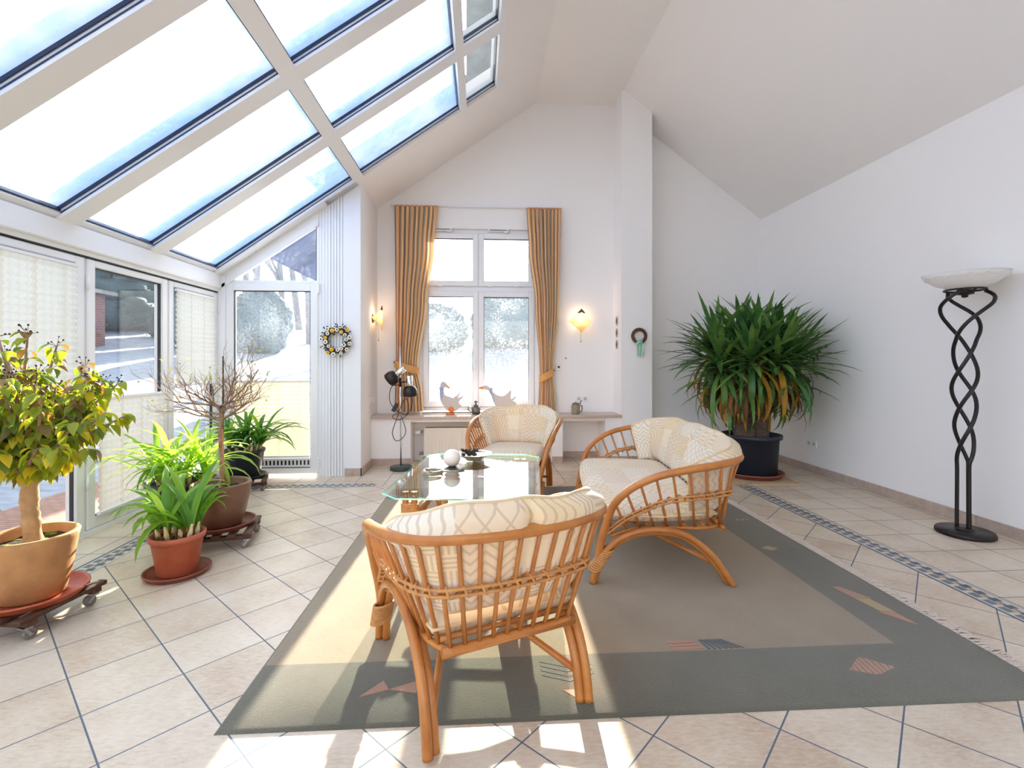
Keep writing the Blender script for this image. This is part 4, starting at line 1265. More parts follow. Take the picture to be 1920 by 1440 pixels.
motif([(1.86, 2.47), (1.90, 2.47), (1.97, 2.335), (1.885, 2.345)], 2); motif([(1.885, 2.34), (1.955, 2.335), (1.975, 2.20), (1.91, 2.215)], 3); motif([(1.895, 2.21), (1.97, 2.20), (1.985, 2.08)], 2)
motif([(1.80, 3.02), (1.86, 3.05), (1.90, 3.0), (1.84, 2.97)], 3)
for k in range(5): motif([(1.93 + .02 * k, 3.55 + .03 * (k % 2)), (1.95 + .02 * k, 3.56 + .03 * (k % 2)), (1.95 + .02 * k, 3.58), (1.935 + .02 * k, 3.60)], 3)
gg.build('pile', [M_rug_in, M_rug_bd, M_rug_sal, M_rug_tan, M_rug_slate], t)
for sx in (-1, 1):
    if sx < 0: continue
    gg = G(); n = 420
    for i in range(n):
        y = -hy + 2 * hy * (i + .5) / n; L = rnd(.055, .072); a = rnd(-.022, .022)
        gg.tube([(sx * (hx - .002), y, .006), (sx * (hx + L * .5), y + a * .6 + rnd(-.006, .006), .009), (sx * (hx + L), y + a, .003)], .0042, 4, cap=False)
    f_ = gg.build('fringe', M_rug_fr, t); f_['label'] = 'cream knotted fringe along the right edge'

# ------------------------------------------------------------------ twisted floor lamp
t = thing('twisted_floor_lamp', 'tall black twisted-iron uplighter with white glass bowl by the right wall', 'floor lamp', (3.385, 3.20, 0))
gg = G(); gg.lathe([(.160, 0), (.165, .006), (.165, .022), (.158, .032), (.06, .036), (.055, .036), (.055, .048), (.05, .052), (.001, .052)], 44); gg.build('base', M_blackmetal, t)
ZT = 1.70
for k in range(3):
    ph = 2 * PI * k / 3 + .3; pts = []
    N = 90
    for i in range(N + 1):
        z = .045 + (ZT - .045) * i / N; f = i / N
        tw = max(0, (z - .50) / (ZT - .50))
        ang = ph + tw * 2 * PI * 1.55
        KR = [(0, .042), (.45, .040), (.60, .046), (.80, .056), (1.05, .070), (1.25, .060), (1.36, .062), (1.48, .098), (1.60, .152), (1.655, .152), (1.69, .128), (1.70, .112)]
        for (za, ra), (zb, rb) in zip(KR, KR[1:]):
            if za <= z <= zb: q_ = (z - za) / (zb - za); r = ra + (rb - ra) * q_ * q_ * (3 - 2 * q_) if z < 1.3 else ra + (rb - ra) * q_
        pts.append((math.cos(ang) * r, math.sin(ang) * r, z))
    gg = G(); gg.tube(pts, .0122, 10); gg.build('twisted_rod', M_blackmetal, t)
gg = G(); gg.tube([(.112 * math.cos(2 * PI * i / 40), .112 * math.sin(2 * PI * i / 40), ZT + .008) for i in range(40)], .007, 8, closed=True)
for k in range(3):
    a = 2 * PI * k / 3 + .3; gg.tube([(.112 * math.cos(a), .112 * math.sin(a), ZT + .006), (.03 * math.cos(a), .03 * math.sin(a), ZT - .016)], .006, 6)
gg.build('shade_ring', M_blackmetal, t)
gg = G(); gg.lathe([(.001, -.055), (.018, -.05), (.02, -.035), (.05, -.03), (.052, -.005), (.04, 0)], 24, (0, 0, ZT + .008)); gg.build('lamp_holder', M_blackmetal, t)
gg = G(); zz = ZT + .010
pr = [(.04, 0), (.10, .012), (.165, .040), (.215, .078), (.238, .110), (.234, .111), (.210, .082), (.16, .046), (.098, .018), (.001, .008)]
gg.lathe([(r, z) for r, z in pr], 56, (0, 0, zz))
for i in range(64):
    a = 2 * PI * i / 64; r0 = .2225
    if i % 4 != 3:
        Mx = Matrix.Rotation(a, 4, 'Z') @ Matrix.Translation((r0, 0, zz + .078)) @ Matrix.Rotation(.92, 4, 'Y')
        h = .012 if i % 2 else -.004
        gg.box(-.0012, .0012, -.008, .008, h - .003, h + .003, 1, M=Mx)
gg.build('glass_shade', [leafmat('opal_glass', S8(252, 251, 249), S8(248, 246, 243), 30, .25, .5), M_frostwh], t)
# ------------------------------------------------------------------ plants
def strap(gg, p, az, el, L, w, droop, m, n=7, fold=.25, taper=1.0, lo=None, hi=None):
    """an arching strap leaf"""
    d = Vector((math.cos(az) * math.cos(el), math.sin(az) * math.cos(el), math.sin(el)))
    side = Vector((-math.sin(az), math.cos(az), 0)); p = Vector(p); rows = []
    step = L / n; e = el
    for i in range(n + 1):
        f = i / n
        ww = w * (min(1, .55 + f * 2.2) if f < .3 else 1) * (1 - max(0, (f - .55) / .45) ** 1.7 * taper) + .0006
        up = Vector((-math.cos(az) * math.sin(e), -math.sin(az) * math.sin(e), math.cos(e)))
        rows.append((p - side * ww * .5 + up * ww * fold, p, p + side * ww * .5 + up * ww * fold))
        e -= droop / n * (1 + f)
        d = Vector((math.cos(az) * math.cos(e), math.sin(az) * math.cos(e), math.sin(e)))
        p = p + d * step
        if lo is not None and p.z < lo: p.z = lo
        if hi:
            if p.x > hi[0]: p.x = hi[0] - rnd(0, .01)
            if p.x < hi[2]: p.x = hi[2] + rnd(0, .01)
            if p.y > hi[1]: p.y = hi[1] - rnd(0, .01)
    i0 = gg.add([q for r in rows for q in r])
    for i in range(n):
        for k in (0, 1): gg.face((i0 + i * 3 + k, i0 + i * 3 + k + 1, i0 + i * 3 + k + 4, i0 + i * 3 + k + 3), True, m)
def soil_disc(r, z, t, m=None, name='soil'):
    gg = G()
    i0 = gg.add([(0, 0, z + .006)]); n = 28; rings = 5; idx = []
    for j in range(1, rings + 1):
        idx.append(gg.add([(r * j / rings * math.cos(2 * PI * k / n), r * j / rings * math.sin(2 * PI * k / n), z + rnd(-.006, .008)) for k in range(n)]))
    for k in range(n): gg.face((i0, idx[0] + k, idx[0] + (k + 1) % n), True)
    for a, b in zip(idx, idx[1:]):
        for k in range(n): gg.face((a + k, b + k, b + (k + 1) % n, a + (k + 1) % n), True)
    return gg.build(name, m or M_soil, t)
def trolley(label, loc, rz, hs, h=.105, nsl=5, L=None):
    t = thing('plant_trolley', label, 'plant trolley', loc, rz, 'wooden plant trolleys')
    L = L or hs
    for i in range(nsl):
        x = -hs + (2 * hs - .045) * i / (nsl - 1)
        gg = G(); gg.box(x, x + .045, -L, L, h - .020, h, 0, .002); gg.build('slat', M_darkwood, t)
    for y in (-L + .03, L - .075):
        gg = G(); gg.box(-hs, hs, y, y + .045, h - .042, h - .0205, 0, .002); gg.build('crossbar', M_darkwood, t)
    for sx in (-1, 1):
        for sy in (-1, 1):
            x, y = sx * (hs - .03), sy * (L - .05)
            gg = G(); r = .026; a = rnd(0, 6)
            Mx = Matrix.Translation((x, y, 0)) @ Matrix.Rotation(a, 4, 'Z')
            gg.lathe([(.008, -.010), (.022, -.0105), (r, -.007), (r, .007), (.022, .0105), (.008, .010)], 20, M=Mx @ Matrix.Translation((.012, 0, r)) @ Matrix.Rotation(PI / 2, 4, 'X'))
            cst = gg.build('caster', M_rubber, t)
            gg = G()
            for s_ in (-1, 1): gg.prism([(-.006, h - .050), (.022, .022), (.008, .016), (-.016, h - .050)], lambda p, k: tuple(Mx @ Vector((p[0], s_ * (.0125 + .002 * k), p[1]))))
            gg.box(-.022, .014, -.022, .022, h - .052, h - .044, 0, M=Mx); gg.tube([Mx @ Vector((.012, -.017, r)), Mx @ Vector((.012, .017, r))], .006, 8)
            gg.build('caster_fork', M_steel, cst)
    return t
def saucer(label, loc, r, m, h=.035):
    gg = G(); gg.lathe([(r * .86, 0), (r * .9, .002), (r * .97, h * .75), (r, h * .8), (r, h), (r * .955, h), (r * .93, h * .8), (r * .86, .008), (.001, .007)], 44)
    o = gg.build('plant_saucer', m); o.location = loc
    return tag(o, label, 'saucer', 'plant saucers')

# --- leafy shrub
SHX, SHY = -2.09, 2.42
trolley('dark wooden trolley on casters under the leafy shrub', (SHX - .02, SHY, 0), math.radians(-8), .205, .105, 5)
saucer('orange plastic saucer under the sandy clay pot', (SHX, SHY, .106), .212, M_saucer, .034)
t = thing('potted_shrub', 'leafy yellow-green shrub in a sandy clay pot, nearest on the left', 'potted plant', (SHX, SHY, .1135), 0, 'pot plants along the glazed wall')
gg = G(); gg.lathe([(.118, 0), (.125, .01), (.150, .13), (.170, .26), (.176, .283), (.172, .290), (.155, .290), (.150, .28), (.145, .24), (.001, .235)], 48); gg.build('pot', M_clay, t)
soil_disc(.146, .245, t)
gg = G()
for i in range(16):
    a = rnd(0, 6.28); r = rnd(.03, .12); gg.ball((math.cos(a) * r, math.sin(a) * r, .248), rnd(.015, .03), 8, 0, (1.3, 1, .28))
gg.build('moss', M_moss, t)
trunk = cr([(.01, -.005, .22), (.006, 0, .27), (-.002, 0, .36), (-.012, .004, .44), (-.006, 0, .52), (.0, .0, .57)], 5)
gg = G(); gg.tube(trunk, [.048 - .014 * min(1, i / 7) + rnd(-.0025, .0025) + .002 * math.sin(i * .9) + (.006 if i > len(trunk) - 6 else 0) for i in range(len(trunk))], 12); gg.tube(cr([(.02, -.02, .25), (.06, -.05, .250), (.09, -.06, .235)], 4), [.016, .014, .012, .011, .010, .009, .007, .005, .004], 8)
gg.build('trunk', M_bark_l, t)
gb = G(); gl = G(); gf = G()
def ovate(gg, p, d, up, L, w, m):
    s_ = d.cross(up).normalized(); n = s_.cross(d).normalized(); rows = []
    N = 5
    for i in range(N + 1):
        f = i / N; ww = w * math.sin(PI * min(1, f ** .75 * .98 + .02)) ; q = p + d * L * f - n * L * .35 * f * f
        rows.append((q - s_ * ww * .5 + n * ww * .22, q, q + s_ * ww * .5 + n * ww * .22))
    i0 = gg.add([q for r in rows for q in r])
    for i in range(N):
        for k in (0, 1): gg.face((i0 + i * 3 + k, i0 + i * 3 + k + 1, i0 + i * 3 + k + 4, i0 + i * 3 + k + 3), True, m)
random.seed(11)
hub = Vector((0, 0, .58))
for i in range(58):
    az = 2 * PI * i / 46 * 2.618 * 3; el = rnd(.12, 1.45) if i % 3 else rnd(.6, 1.4)
    L = rnd(.25, .40) * (1.0 + .32 * max(0, math.sin(el)))
    d = Vector((math.cos(az) * math.cos(el), math.sin(az) * math.cos(el), math.sin(el)))
    p0 = hub + Vector((rnd(-.02, .02), rnd(-.02, .02), rnd(-.04, .12)))
    mid = p0 + d * L * .5 + Vector((0, 0, .02)); end = p0 + d * L + Vector((rnd(-.03, .03), rnd(-.03, .03), .05))
    if end.x < -.50: end.x = -.50
    br = cr([p0, mid, end], 6); gb.tube(br, [.011 * (1 - .8 * k / (len(br) - 1)) + .0012 for k in range(len(br))], 6)
    for k in range(2, len(br)):
        for s_ in (0, 1, 2, 3)[: (4 if k < 9 else 3)]:
            p = br[k]; a = rnd(0, 6.28)
            ld = (d * rnd(.1, .7) + Vector((math.cos(a), math.sin(a), rnd(-.45, .45)))).normalized()
            pet = p + ld * rnd(.012, .03)
            gb.tube([p, pet], .0012, 4, cap=False)
            hi = (pet.z - .5) / .65
            r = random.random()
            m = 0 if r < .42 else (1 if r < .42 + .30 * (1 - hi) else (3 if r < .72 else (2 if r < .72 + .28 * max(0, hi + .1) else 0)))
            sz = rnd(.044, .072); ovate(gl, pet, (ld + Vector((0, 0, -.8))).normalized(), Vector((rnd(-.3, .3), rnd(-.3, .3), 1)), sz, sz * rnd(.52, .66), m)
    if el > .55:
        for k in range(rnd(4, 9).__int__()):
            q = end + Vector((rnd(-.03, .03), rnd(-.03, .03), rnd(.012, .05))); gf.tube([end, q], .0009, 4, cap=False); gf.ball(q, rnd(.0035, .006), 6)
gb.build('branches', M_bark_g, t); gl.build('leaves', M_shrub, t); gf.build('dried_flower_heads', M_berry, t)['kind'] = 'stuff'

# --- strap-leaf plants
def strap_plant(label, loc, pot, r, h, soilz, fans, mset, seed, Lr, wr=(.020, .032), clampx=None, sheath=True):
    random.seed(seed)
    t = thing('potted_strap_leaf_plant', label, 'potted plant', loc, 0, 'pot plants along the glazed wall')
    pot(t)
    soil_disc(r * .93, soilz, t)
    gg = G(); gs = G(); gh = G()
    for (fx, fy, lean, az0) in fans:
        base = Vector((fx, fy, soilz))
        ld = Vector((math.cos(az0) * math.sin(lean), math.sin(az0) * math.sin(lean), math.cos(lean)))
        H = rnd(.06, .10)
        if sheath:
            gs.tube([base - ld * .02, base + ld * H * .5, base + ld * H * 1.1], [.016, .0135, .006], 8)
        for k in range(rnd(3, 6).__int__()):
            a = rnd(0, 6.28); gh.tube([base + Vector((math.cos(a) * .016, math.sin(a) * .016, rnd(0, .03))), base + Vector((math.cos(a) * .03, math.sin(a) * .03, rnd(.02, .05))), base + Vector((math.cos(a) * .05, math.sin(a) * .05, rnd(.0, .03)))], [.006, .004, .001], 5)
        pl = rnd(0, PI)
        for k in range(7):
            s_ = 1 if k % 2 else -1
            f = k / 7
            az = pl + (0 if s_ > 0 else PI) + rnd(-.5, .5)
            el = PI / 2 - (.10 + .55 * (1 - f)) * rnd(.5, 1.3)
            if seed == 5 and math.cos(az) > .45: az += PI * .7
            L = rnd(*Lr); q = base + ld * H * rnd(.5, 1.0)
            mm = mset[rnd(0, len(mset) - .01).__int__()]
            strap(gg, q, az, el, L, rnd(*wr), rnd(.6, 1.7), mm, 8, .22, 1.0, lo=-(loc[2]) + .012, hi=clampx)
    gg.build('leaves', M_aga, t)
    if sheath: gs.build('leaf_sheaths', M_agabase, t)
    hk = gh.build('dry_husks', M_agahusk, t); hk['kind'] = 'stuff'
    return t
def pot_plain(m, r0, r1, h, rim=.012, ribs=0, lip=.03):
    def f(t):
        gg = G()
        gg.lathe([(r0 * .97, 0), (r0, .006), (r1 - (r1 - r0) * lip / h - .004, h - lip), (r1, h - lip + .002), (r1 + .004, h - .004), (r1, h), (r1 - rim, h), (r1 - rim - .004, h - lip), (r0 * .9, h * .70), (.001, h * .69)], 48 if not ribs else ribs * 4)
        if ribs:
            for i, v in enumerate(gg.v):
                k = i % (ribs * 4)
                if .01 < v[2] < h - lip - .005 and i < ribs * 16 and k % 4 in (0, 1): gg.v[i] = (v[0] * 1.018, v[1] * 1.018, v[2])
        gg.build('pot', m, t)
    return f
# terracotta pot in front
saucer('terracotta saucer standing on the floor tiles', (-1.72, 2.90, .0), .168, M_saucer_d, .03)
fans = [(.03, .045, .15, 1), (-.05, .05, .2, 2), (-.085, -.02, .25, 3.3), (-.02, -.055, .2, 4.6), (.07, -.015, .2, 0), (.075, .05, .15, .6), (.02, -.01, .1, 2)]
strap_plant('strap-leaf plant in a small terracotta pot on the floor', (-1.72, 2.90, .0075), pot_plain(M_terra, .098, .138, .225, .010, 24), .138, .225, .185, fans, (0, 0, 1, 0), 5, (.30, .54), (.032, .044))
# brown glazed pot with bare standard tree
BX, BY = -1.735, 3.40
trolley('dark wooden trolley on casters under the brown glazed pot', (BX + .02, BY - .02, 0), math.radians(14), .20, .105, 5)
saucer('reddish plastic saucer under the brown glazed pot', (BX, BY, .106), .212, M_saucer_d, .034)
t = thing('potted_standard_tree', 'small bare-twigged standard tree in a brown glazed pot', 'potted plant', (BX, BY, .1135), 0, 'pot plants along the glazed wall')
gg = G(); gg.lathe([(.115, 0), (.122, .008), (.150, .09), (.170, .19), (.180, .262), (.183, .276), (.178, .284), (.162, .284), (.158, .27), (.15, .23), (.001, .225)], 48); gg.build('pot', M_brownpot, t)
soil_disc(.152, .236, t)
gg = G()
tr = cr([(.0, 0, .20), (.004, 0, .40), (-.004, 0, .60), (.002, 0, .78)], 6)
gg.tube(tr, [.0175 - .004 * i / len(tr) for i in range(len(tr))], 10)
random.seed(21)
gl = G()
def twig(p, d, L, r, lev):
    n = 4; P = [p]; q = p; dd = d
    for i in range(n):
        dd = (dd + Vector((rnd(-.22, .22), rnd(-.22, .22), rnd(-.10, .16)))).normalized(); q = q + dd * L / n; P.append(q)
    gg.tube(P, [r * (1 - .6 * i / n) for i in range(n + 1)], 5 if lev else 6, cap=False)
    if lev < 3:
        for k in range((3, 3, 2)[lev]):
            j = min(n, 1 + k + (lev > 0)); b = (dd + Vector((rnd(-.9, .9), rnd(-.9, .9), rnd(-.35, .7)))).normalized()
            twig(P[j], b, L * rnd(.5, .72), r * .55, lev + 1)
    else:
        if random.random() < .30:
            ov = (dd + Vector((rnd(-.5, .5), rnd(-.5, .5), -.4))).normalized()
            ovate(gl, P[-1], ov, Vector((0, 0, 1)), rnd(.016, .03), rnd(.010, .018), 1 if random.random() < .4 else 0)
for i in range(20):
    az = i * 2.4; el = rnd(.05, .75)
    d = Vector((math.cos(az) * math.cos(el), math.sin(az) * math.cos(el), math.sin(el)))
    twig(Vector((0, 0, .72 + rnd(-.03, .08))), d, rnd(.25, .36), .0062, 0)
gg.build('trunk_and_twigs', M_bark_g, t)
gl.build('leaves', [M_shrub[0], M_shrub[1]], t)
gg = G(); gg.tube([(.024, -.010, .20), (.014, -.012, .64)], .0058, 8); gg.build('support_cane', M_bamboo, t)
gg = G(); gg.tube([(.0, .022, .60), (.0, .024, 1.13)], .0055, 8); gg.build('thin_stake', M_stake, t)
# middle dark pot
MX, MY = -2.14, 3.66
saucer('dark saucer under the middle navy pot', (MX, MY, 0), .20, M_blackpot, .03)
fans = [(-.10, .06, .3, 2.6), (-.05, .12, .2, 1.9), (.02, .05, .15, 1.5), (.09, .10, .2, .8), (.12, -.02, .3, 0), (.05, -.08, .2, 5), (-.03, -.06, .25, 4.2), (-.12, -.05, .3, 3.5), (-.01, .0, .1, 0), (.14, .05, .3, .4), (-.15, .02, .35, 3.1)]
strap_plant('strap-leaf plant glowing yellow-green in a navy pot behind the terracotta pot', (MX, MY, .0075), pot_plain(M_blackpot, .165, .222, .355, .014, 0, .035), .222, .355, .300, fans, (1, 1, 0), 9, (.38, .64), (.028, .040), (9, 9, -.55))  # mostly the light leaf copies: sunlit yellow-green put into the colour
# rear dark pot
RX, RY = -2.27, 4.86
trolley('small wooden trolley on casters under the rear navy pot', (RX + .04, RY - .05, 0), math.radians(20), .19, .095, 4)
saucer('dark saucer under the rear navy pot', (RX, RY, .096), .20, M_blackpot, .03)
fans = [(-.08, .04, .3, 2.6), (-.02, .09, .2, 1.9), (.03, .03, .15, 1.5), (.08, .08, .2, .8), (.11, -.02, .3, 0), (.05, -.08, .2, 5), (-.03, -.06, .25, 4.2), (-.10, -.05, .3, 3.5), (.12, .05, .3, .4), (.10, -.08, .3, 5.6)]
strap_plant('dark green strap-leaf plant in a navy pot by the garden door', (RX, RY, .1035), pot_plain(M_blackpot, .145, .185, .265, .012, 0, .03), .185, .265, .225, fans, (2, 2, 0), 14, (.36, .58), (.032, .044), (9, .33, -.40))

# --- yucca
YX, YY = 2.87, 5.0
gg = G(); gg.prism([(-.36, -.33), (.30, -.36), (.38, .25), (-.30, .34)], lambda p, k: (p[0], p[1], .010 * k)); o = gg.build('floor_mat', M_mat); o.location = (YX - .02, YY - .04, 0); tag(o, 'thin cork mat under the big yucca saucer', 'mat')
saucer('brick-red saucer under the big black yucca tub', (YX, YY, .0105), .315, M_saucer_d, .05)
t = thing('potted_yucca', 'huge bushy yucca in a black tub in the right corner', 'potted plant', (YX, YY, .0185))
gg = G(); gg.lathe([(.235, 0), (.245, .01), (.268, .385), (.295, .39), (.298, .425), (.292, .43), (.275, .43), (.268, .39), (.26, .38), (.001, .375)], 56); gg.build('tub', M_blackpot, t)
soil_disc(.262, .39, t)
random.seed(31)
gg = G()
def limb(P, r0, r1):
    q = cr(P, 5); n = len(q) - 1
    gg.tube(q, [r0 + (r1 - r0) * i / n + .006 * math.sin(i * 2.1) for i in range(n + 1)], 12)
heads = []
limb([(-.07, 0, .35), (-.075, 0, .50), (-.10, .01, .76), (-.16, .02, 1.02)], .125, .055); heads.append(((-.17, .02, 1.05), .55, 3.0))
limb([(.09, .02, .35), (.10, .02, .48), (.13, .03, .74), (.22, .03, 1.02)], .115, .055); heads.append(((.23, .03, 1.05), .5, .1))
for (x, y, z, ln, az) in ((-.38, -.10, .96, .9, 3.3), (-.15, -.26, 1.02, .7, 4.4), (.12, -.27, 1.00, .7, 5.0), (.36, -.12, .98, .9, 6.0), (.30, .22, 1.05, .7, .7), (-.28, .22, 1.06, .7, 2.4), (-.12, -.02, 1.22, .2, 3.0), (.14, .02, 1.22, .2, 0.2), (.0, .24, 1.16, .5, 1.5), (.0, -.14, 1.16, .4, 4.7), (-.34, .05, 1.14, .6, 2.9), (.36, .05, 1.14, .6, .2)):
    s_ = -1 if x < 0 else 1; z += .22
    limb([(s_ * .10, 0, .62), (x * .6, y * .6, .75), (x * .9, y * .9, z - .08), (x, y, z)], .042, .028); heads.append(((x, y, z), ln, az))
gg.build('trunk', M_bark_y, t)
gg = G()
HI = (XR - .045 - YX, YB - .045 - YY, -2)
for (c, ln, az0) in heads:
    for k in range(46):
        f = k / 46
        az = k * 2.39996 + rnd(-.2, .2)
        el = 1.35 - f * 1.95 + rnd(-.18, .18)
        # lean the head outwards
        dx = math.cos(az) * math.cos(el) + math.cos(az0) * ln * .45; dy = math.sin(az) * math.cos(el) + math.sin(az0) * ln * .45; dz = math.sin(el)
        az2 = math.atan2(dy, dx); el2 = math.atan2(dz, math.hypot(dx, dy))
        L = rnd(.48, .70) * (.85 if f < .15 else 1)
        m = 0 if random.random() < .62 else 1
        dr = rnd(.06, .42)
        if f > .84: m = 2 if random.random() < .35 else (1 if random.random() < .5 else 0); dr = rnd(.9, 1.5)
        strap(gg, Vector(c) + Vector((0, 0, -.10 * f)), az2, el2, L, rnd(.044, .062), dr, m, 6, .14, 1.0, hi=HI)
# hanging old leaves
for k in range(190):
    az = rnd(0, 6.28); r = rnd(.16, .44); c = (math.cos(az) * r, math.sin(az) * r * .8, rnd(.84, 1.08))
    m = 3 if random.random() < .62 else 2
    if random.random() < .25: m = 1
    strap(gg, c, az, rnd(-.9, -.2), rnd(.28, .44), rnd(.020, .042), rnd(.7, 1.4), m, 6, .2, 1.0, lo=.30, hi=HI)
gg.build('leaves', M_yucca, t)
# ------------------------------------------------------------------ outdoors
random.seed(3)
def ground_z(x, y):
    dx = max(0, -4.6 - x); dy = max(0, y - 8.0); r = math.hypot(dx, dy)
    return -.10 + .118 * r + .05 * math.sin(x * .7) * math.sin(y * .6) * min(1, r / 4)
g = G()
nx, ny = 90, 90
def tf(u, v):
    x = -55 + 95 * u; y = -12 + 62 * v
    return (x, y, ground_z(x, y) - (.35 if (x > -2.9 and y < 6.4) else 0))
g.grid(tf, nx, ny, True)
struct('ground', g, M_snow, 'snow-covered lawn rising away from the house')
g = G(); g.box(-4.0, XL - .12, -2.5, 5.6, -.12, -.045); struct('terrace', g, M_pave, 'reddish brick terrace outside the glazed doors')
g = G(); g.box(-4.75, -4.03, 1.2, 4.4, -.15, -.03, 0, .01); tag(g.build('stone_slab', M_stoneslab), 'pale sandstone slab beside the brick terrace', 'paving slab')
def leafblob(gg, c, rx, ry, rz, n, s, m=0):
    for i in range(n):
        a = rnd(0, 6.283); w = rnd(-1, 1); q = math.sqrt(1 - w * w); k = rnd(.8, 1.05) * (1 + .12 * math.sin(a * 3 + w * 4))
        p = Vector((c[0] + rx * q * math.cos(a) * k, c[1] + ry * q * math.sin(a) * k, c[2] + rz * w * k))
        d = Vector((rnd(-1, 1), rnd(-1, 1), rnd(-1, 1))).normalized(); e = d.orthogonal().normalized(); f = d.cross(e)
        i0 = gg.add([p + e * s, p + f * s * .6, p - e * s, p - f * s * .6]); gg.face((i0, i0 + 1, i0 + 2, i0 + 3), False, m)
def lump(gg, c, rx, ry, rz, seed, m=0):
    ph = [rnd(0, 6) for _ in range(6)]
    def f(u, v):
        a = 2 * PI * u; b = PI * (v - .5)
        k = 1 + .10 * math.sin(3 * a + ph[0]) * math.cos(2 * b + ph[1]) + .07 * math.sin(7 * a + ph[2] + 5 * b) + .05 * math.sin(13 * a + ph[3] - 9 * b)
        return (c[0] + rx * k * math.cos(b) * math.cos(a), c[1] + ry * k * math.cos(b) * math.sin(a), c[2] + rz * k * math.sin(b))
    gg.grid(f, 40, 20, True, m)
def bush(label, x, y, w, h, m, grp, name='garden_bush'):
    z = ground_z(x, y); gg = G(); lump(gg, (0, 0, h * .45), w * .47, w * .4, h * .52, 0); leafblob(gg, (0, 0, h * .45), w * .5, w * .43, h * .57, 2600, .03 + w * .008)
    o = gg.build(name, m); o.location = (x, y, z - .05); return tag(o, label, 'bush', grp)
BG = 'frosty garden bushes'
bush('rounded frosty haze-pale bush seen through the left half of the garden door', -12.4, 22.5, 2.5, 2.6, M_hedge, BG)
bush('taller rounded frosty haze-pale bush seen through the right half of the garden door', -9.6, 22.0, 2.6, 2.9, M_hedge, BG)
bush('frosty haze-pale bush seen through the left pane of the tall window', -2.3, 24.5, 3.4, 2.3, M_hedge, BG)
bush('frosty haze-pale bush seen through the right pane of the tall window', 1.7, 26.0, 4.6, 3.0, M_hedge, BG)
bush('dark bush behind the terrace left of the shrub', -7.6, 4.6, 2.4, 1.0, M_conif, BG)
def conifer(label, x, y, w, h):
    z = ground_z(x, y); t = thing('conifer_tree', label, 'tree', (x, y, z - .1), 0, 'conifers along the garden edge')
    gg = G(); n = 9
    for i in range(n):
        f = i / n; r = w * .5 * (1 - f) ** .75; lump(gg, (0, 0, h * (.10 + .86 * f)), r, r, h * .13, 0); leafblob(gg, (0, 0, h * (.10 + .86 * f)), r * 1.12, r * 1.12, h * .13, 420, .085)
    gg.build('foliage', M_conif, t)
    gg = G(); gg.tube([(0, 0, 0), (0, 0, h * .5)], [.22, .08], 8); gg.build('trunk', M_trunk, t)
conifer('dark conifer at the left in the clear door glass', -22.0, 21.5, 6.0, 8.0)
conifer('dark conifer behind the brick shed', -21.5, 29.0, 7, 10.0)
conifer('dark conifer at the far left garden edge', -28.5, 17.5, 6.5, 9.0)
conifer('conifer beside the bare trees', -15.4, 27.0, 3.6, 5.5)
# brick shed
z = ground_z(-16.2, 20.5)
t = thing('brick_shed', 'small red-brown brick shed in the snowy garden', 'shed', (-16.9, 19.8, z - .2))
gg = G(); gg.box(-1.6, 1.6, -1.2, 1.2, 0, 2.3); gg.build('walls', M_brick, t)
gg = G(); gg.prism([(-1.9, 2.25), (1.9, 2.25), (1.9, 2.4), (-1.9, 2.4)], lambda p, k: (p[0], -1.5 + 3 * k, p[1])); gg.build('roof', M_chim, t)
gg = G(); gg.box(-1.65, -1.5, -1.25, -1.19, .0, 2.1); gg.box(.2, 1.1, -1.24, -1.19, 0, 1.9); gg.build('door', M_trunk, t)
# bare trees
def baretree(label, x, y, h, seed):
    random.seed(seed); z = ground_z(x, y); t = thing('bare_tree', label, 'tree', (x, y, z - .1), 0, 'bare winter trees behind the garden'); gg = G()
    def br(p, d, L, r, lev):
        n = 4; P = [p]; q = p; dd = d
        for i in range(n): dd = (dd + Vector((rnd(-.15, .15), rnd(-.15, .15), rnd(-.02, .12)))).normalized(); q = q + dd * L / n; P.append(q)
        gg.tube(P, [r * (1 - .6 * i / n) for i in range(n + 1)], 6 if lev == 0 else 4, cap=False)
        if lev < 3:
            for k in range((7, 4, 3)[lev]):
                f = rnd(.3, 1); j = min(n - 1, int(f * n)); b = (dd * .7 + Vector((rnd(-1, 1), rnd(-1, 1), rnd(-.1, .8)))).normalized(); br(P[j].lerp(P[j + 1], rnd(0, 1)), b, L * rnd(.3, .48), r * .42, lev + 1)
    br(Vector((0, 0, 0)), Vector((0, 0, 1)), h, h * .018, 0); gg.build('trunk_and_branches', M_trunk, t)
for i, (x, y, h, wd) in enumerate(((-13.1, 28, 11, 'leftmost of the bare trees in the fanlight'), (-16.1, 37, 15, 'bare tree left of the middle of the fanlight'), (-11.4, 29, 11.5, 'bare tree in the middle of the fanlight'), (-14.4, 40, 16, 'bare tree right of the middle of the fanlight'), (-9.2, 27, 10.5, 'bare tree partly behind the blue roof in the fanlight'), (-4.6, 37, 12, 'bare tree behind the left pane of the tall window'), (3.4, 38, 12, 'bare tree behind the right pane of the tall window'))):
    baretree(wd, x, y, h, 40 + i)
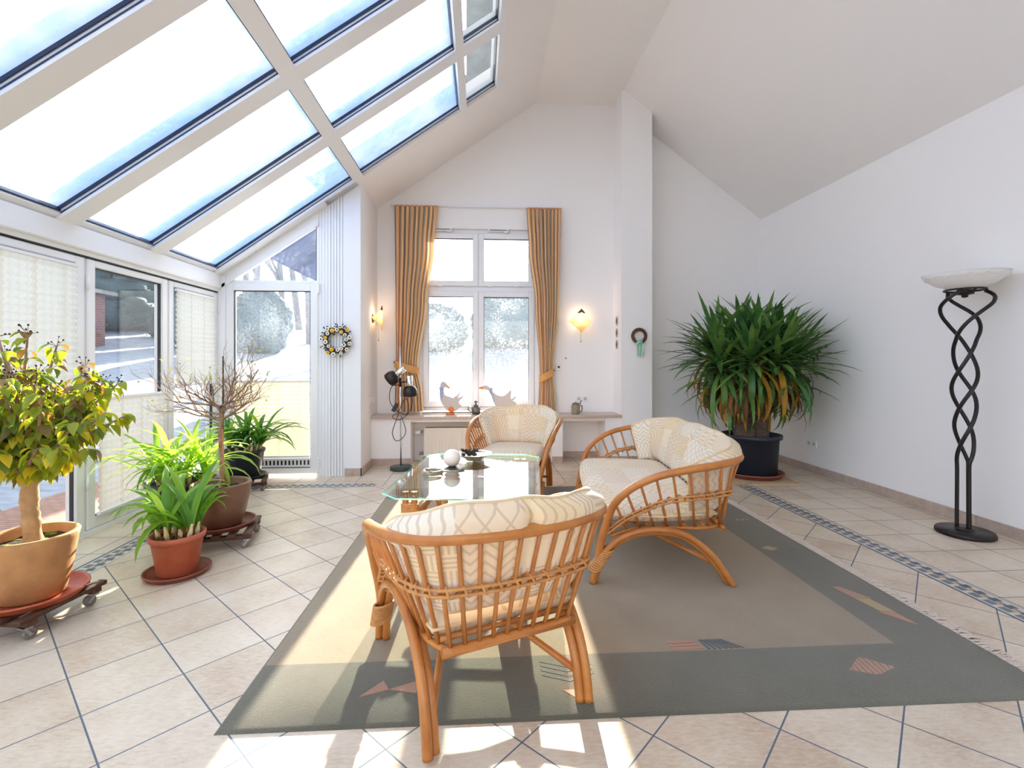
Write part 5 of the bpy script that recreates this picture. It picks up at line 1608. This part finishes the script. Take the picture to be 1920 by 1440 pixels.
# neighbouring house, gable roof seen through the fanlight
hb = ground_z(-4.6, 15.0) - .2
t = thing('neighbour_house', 'neighbouring house with dark blue roof and brown verge in the fanlight', 'house', (-4.6, 15.0, hb))
gg = G(); gg.box(-.45, 1.3, .5, 4, 0, 4.4); gg.build('walls', M_houseplaster, t)
gg = G(); e0, r0 = 4.35 - hb, 6.35 - hb
gg.prism([(-1.75, e0), (.7, r0), (.7, r0 + .18), (-1.75, e0 + .18)], lambda p, k: (p[0], 4.4 * k, p[1])); gg.prism([(.7, r0), (1.6, r0 - .74), (1.6, r0 - .56), (.7, r0 + .18)], lambda p, k: (p[0], 4.4 * k, p[1])); gg.build('roof', M_roofblue, t)
gg = G(); gg.prism([(-1.8, e0 - .14), (.7, r0 - .10), (.7, r0 + .22), (-1.8, e0 + .18)], lambda p, k: (p[0], -.06 + .06 * k, p[1])); gg.build('verge_board', M_verge, t)
# chimney / dormer seen through the top panes
t = thing('roof_chimney', 'grey clad chimney on the roof seen through the top skylight panes', 'chimney', (.40, 6.80, 4.0))
gg = G(); gg.box(-.58, .6, -.30, .35, .42, 2.8); gg.build('stack', M_chim, t)
gg = G(); gg.box(-.64, .66, -.36, .41, 2.8, 2.95); gg.box(-.62, .64, -.33, -.29, .9, 1.0); gg.build('cap', M_chim, t)

# ------------------------------------------------------------------ daylight
SUN_EL = math.radians(22)
az = math.atan(60 / 915) + math.radians(SUN_AZ)
sd = Vector((math.sin(az) * math.cos(SUN_EL), math.cos(az) * math.cos(SUN_EL), math.sin(SUN_EL)))
L = bpy.data.lights.new('sun', 'SUN'); L.energy = SUN_W; L.angle = math.radians(.53); L.color = (1, .90, .75)
so = bpy.data.objects.new('sun', L); COL.objects.link(so); so.rotation_euler = sd.to_track_quat('Z', 'Y').to_euler(); so.location = (0, 20, 12)
w = bpy.data.worlds.new('world'); SC.world = w; w.use_nodes = True; nt = w.node_tree; nt.nodes.clear()
st = nt.nodes.new('ShaderNodeTexSky'); st.sky_type = 'NISHITA'; st.sun_disc = False; st.sun_elevation = SUN_EL; st.sun_rotation = az
st.air_density = 1.0; st.dust_density = 2.0; st.ozone_density = 1.0
bg = nt.nodes.new('ShaderNodeBackground'); bg.inputs[1].default_value = SKY_W
ow = nt.nodes.new('ShaderNodeOutputWorld')
hs = nt.nodes.new('ShaderNodeHueSaturation'); hs.inputs['Saturation'].default_value = .38
nt.links.new(st.outputs[0], hs.inputs['Color']); nt.links.new(hs.outputs[0], bg.inputs[0]); nt.links.new(bg.outputs[0], ow.inputs[0])
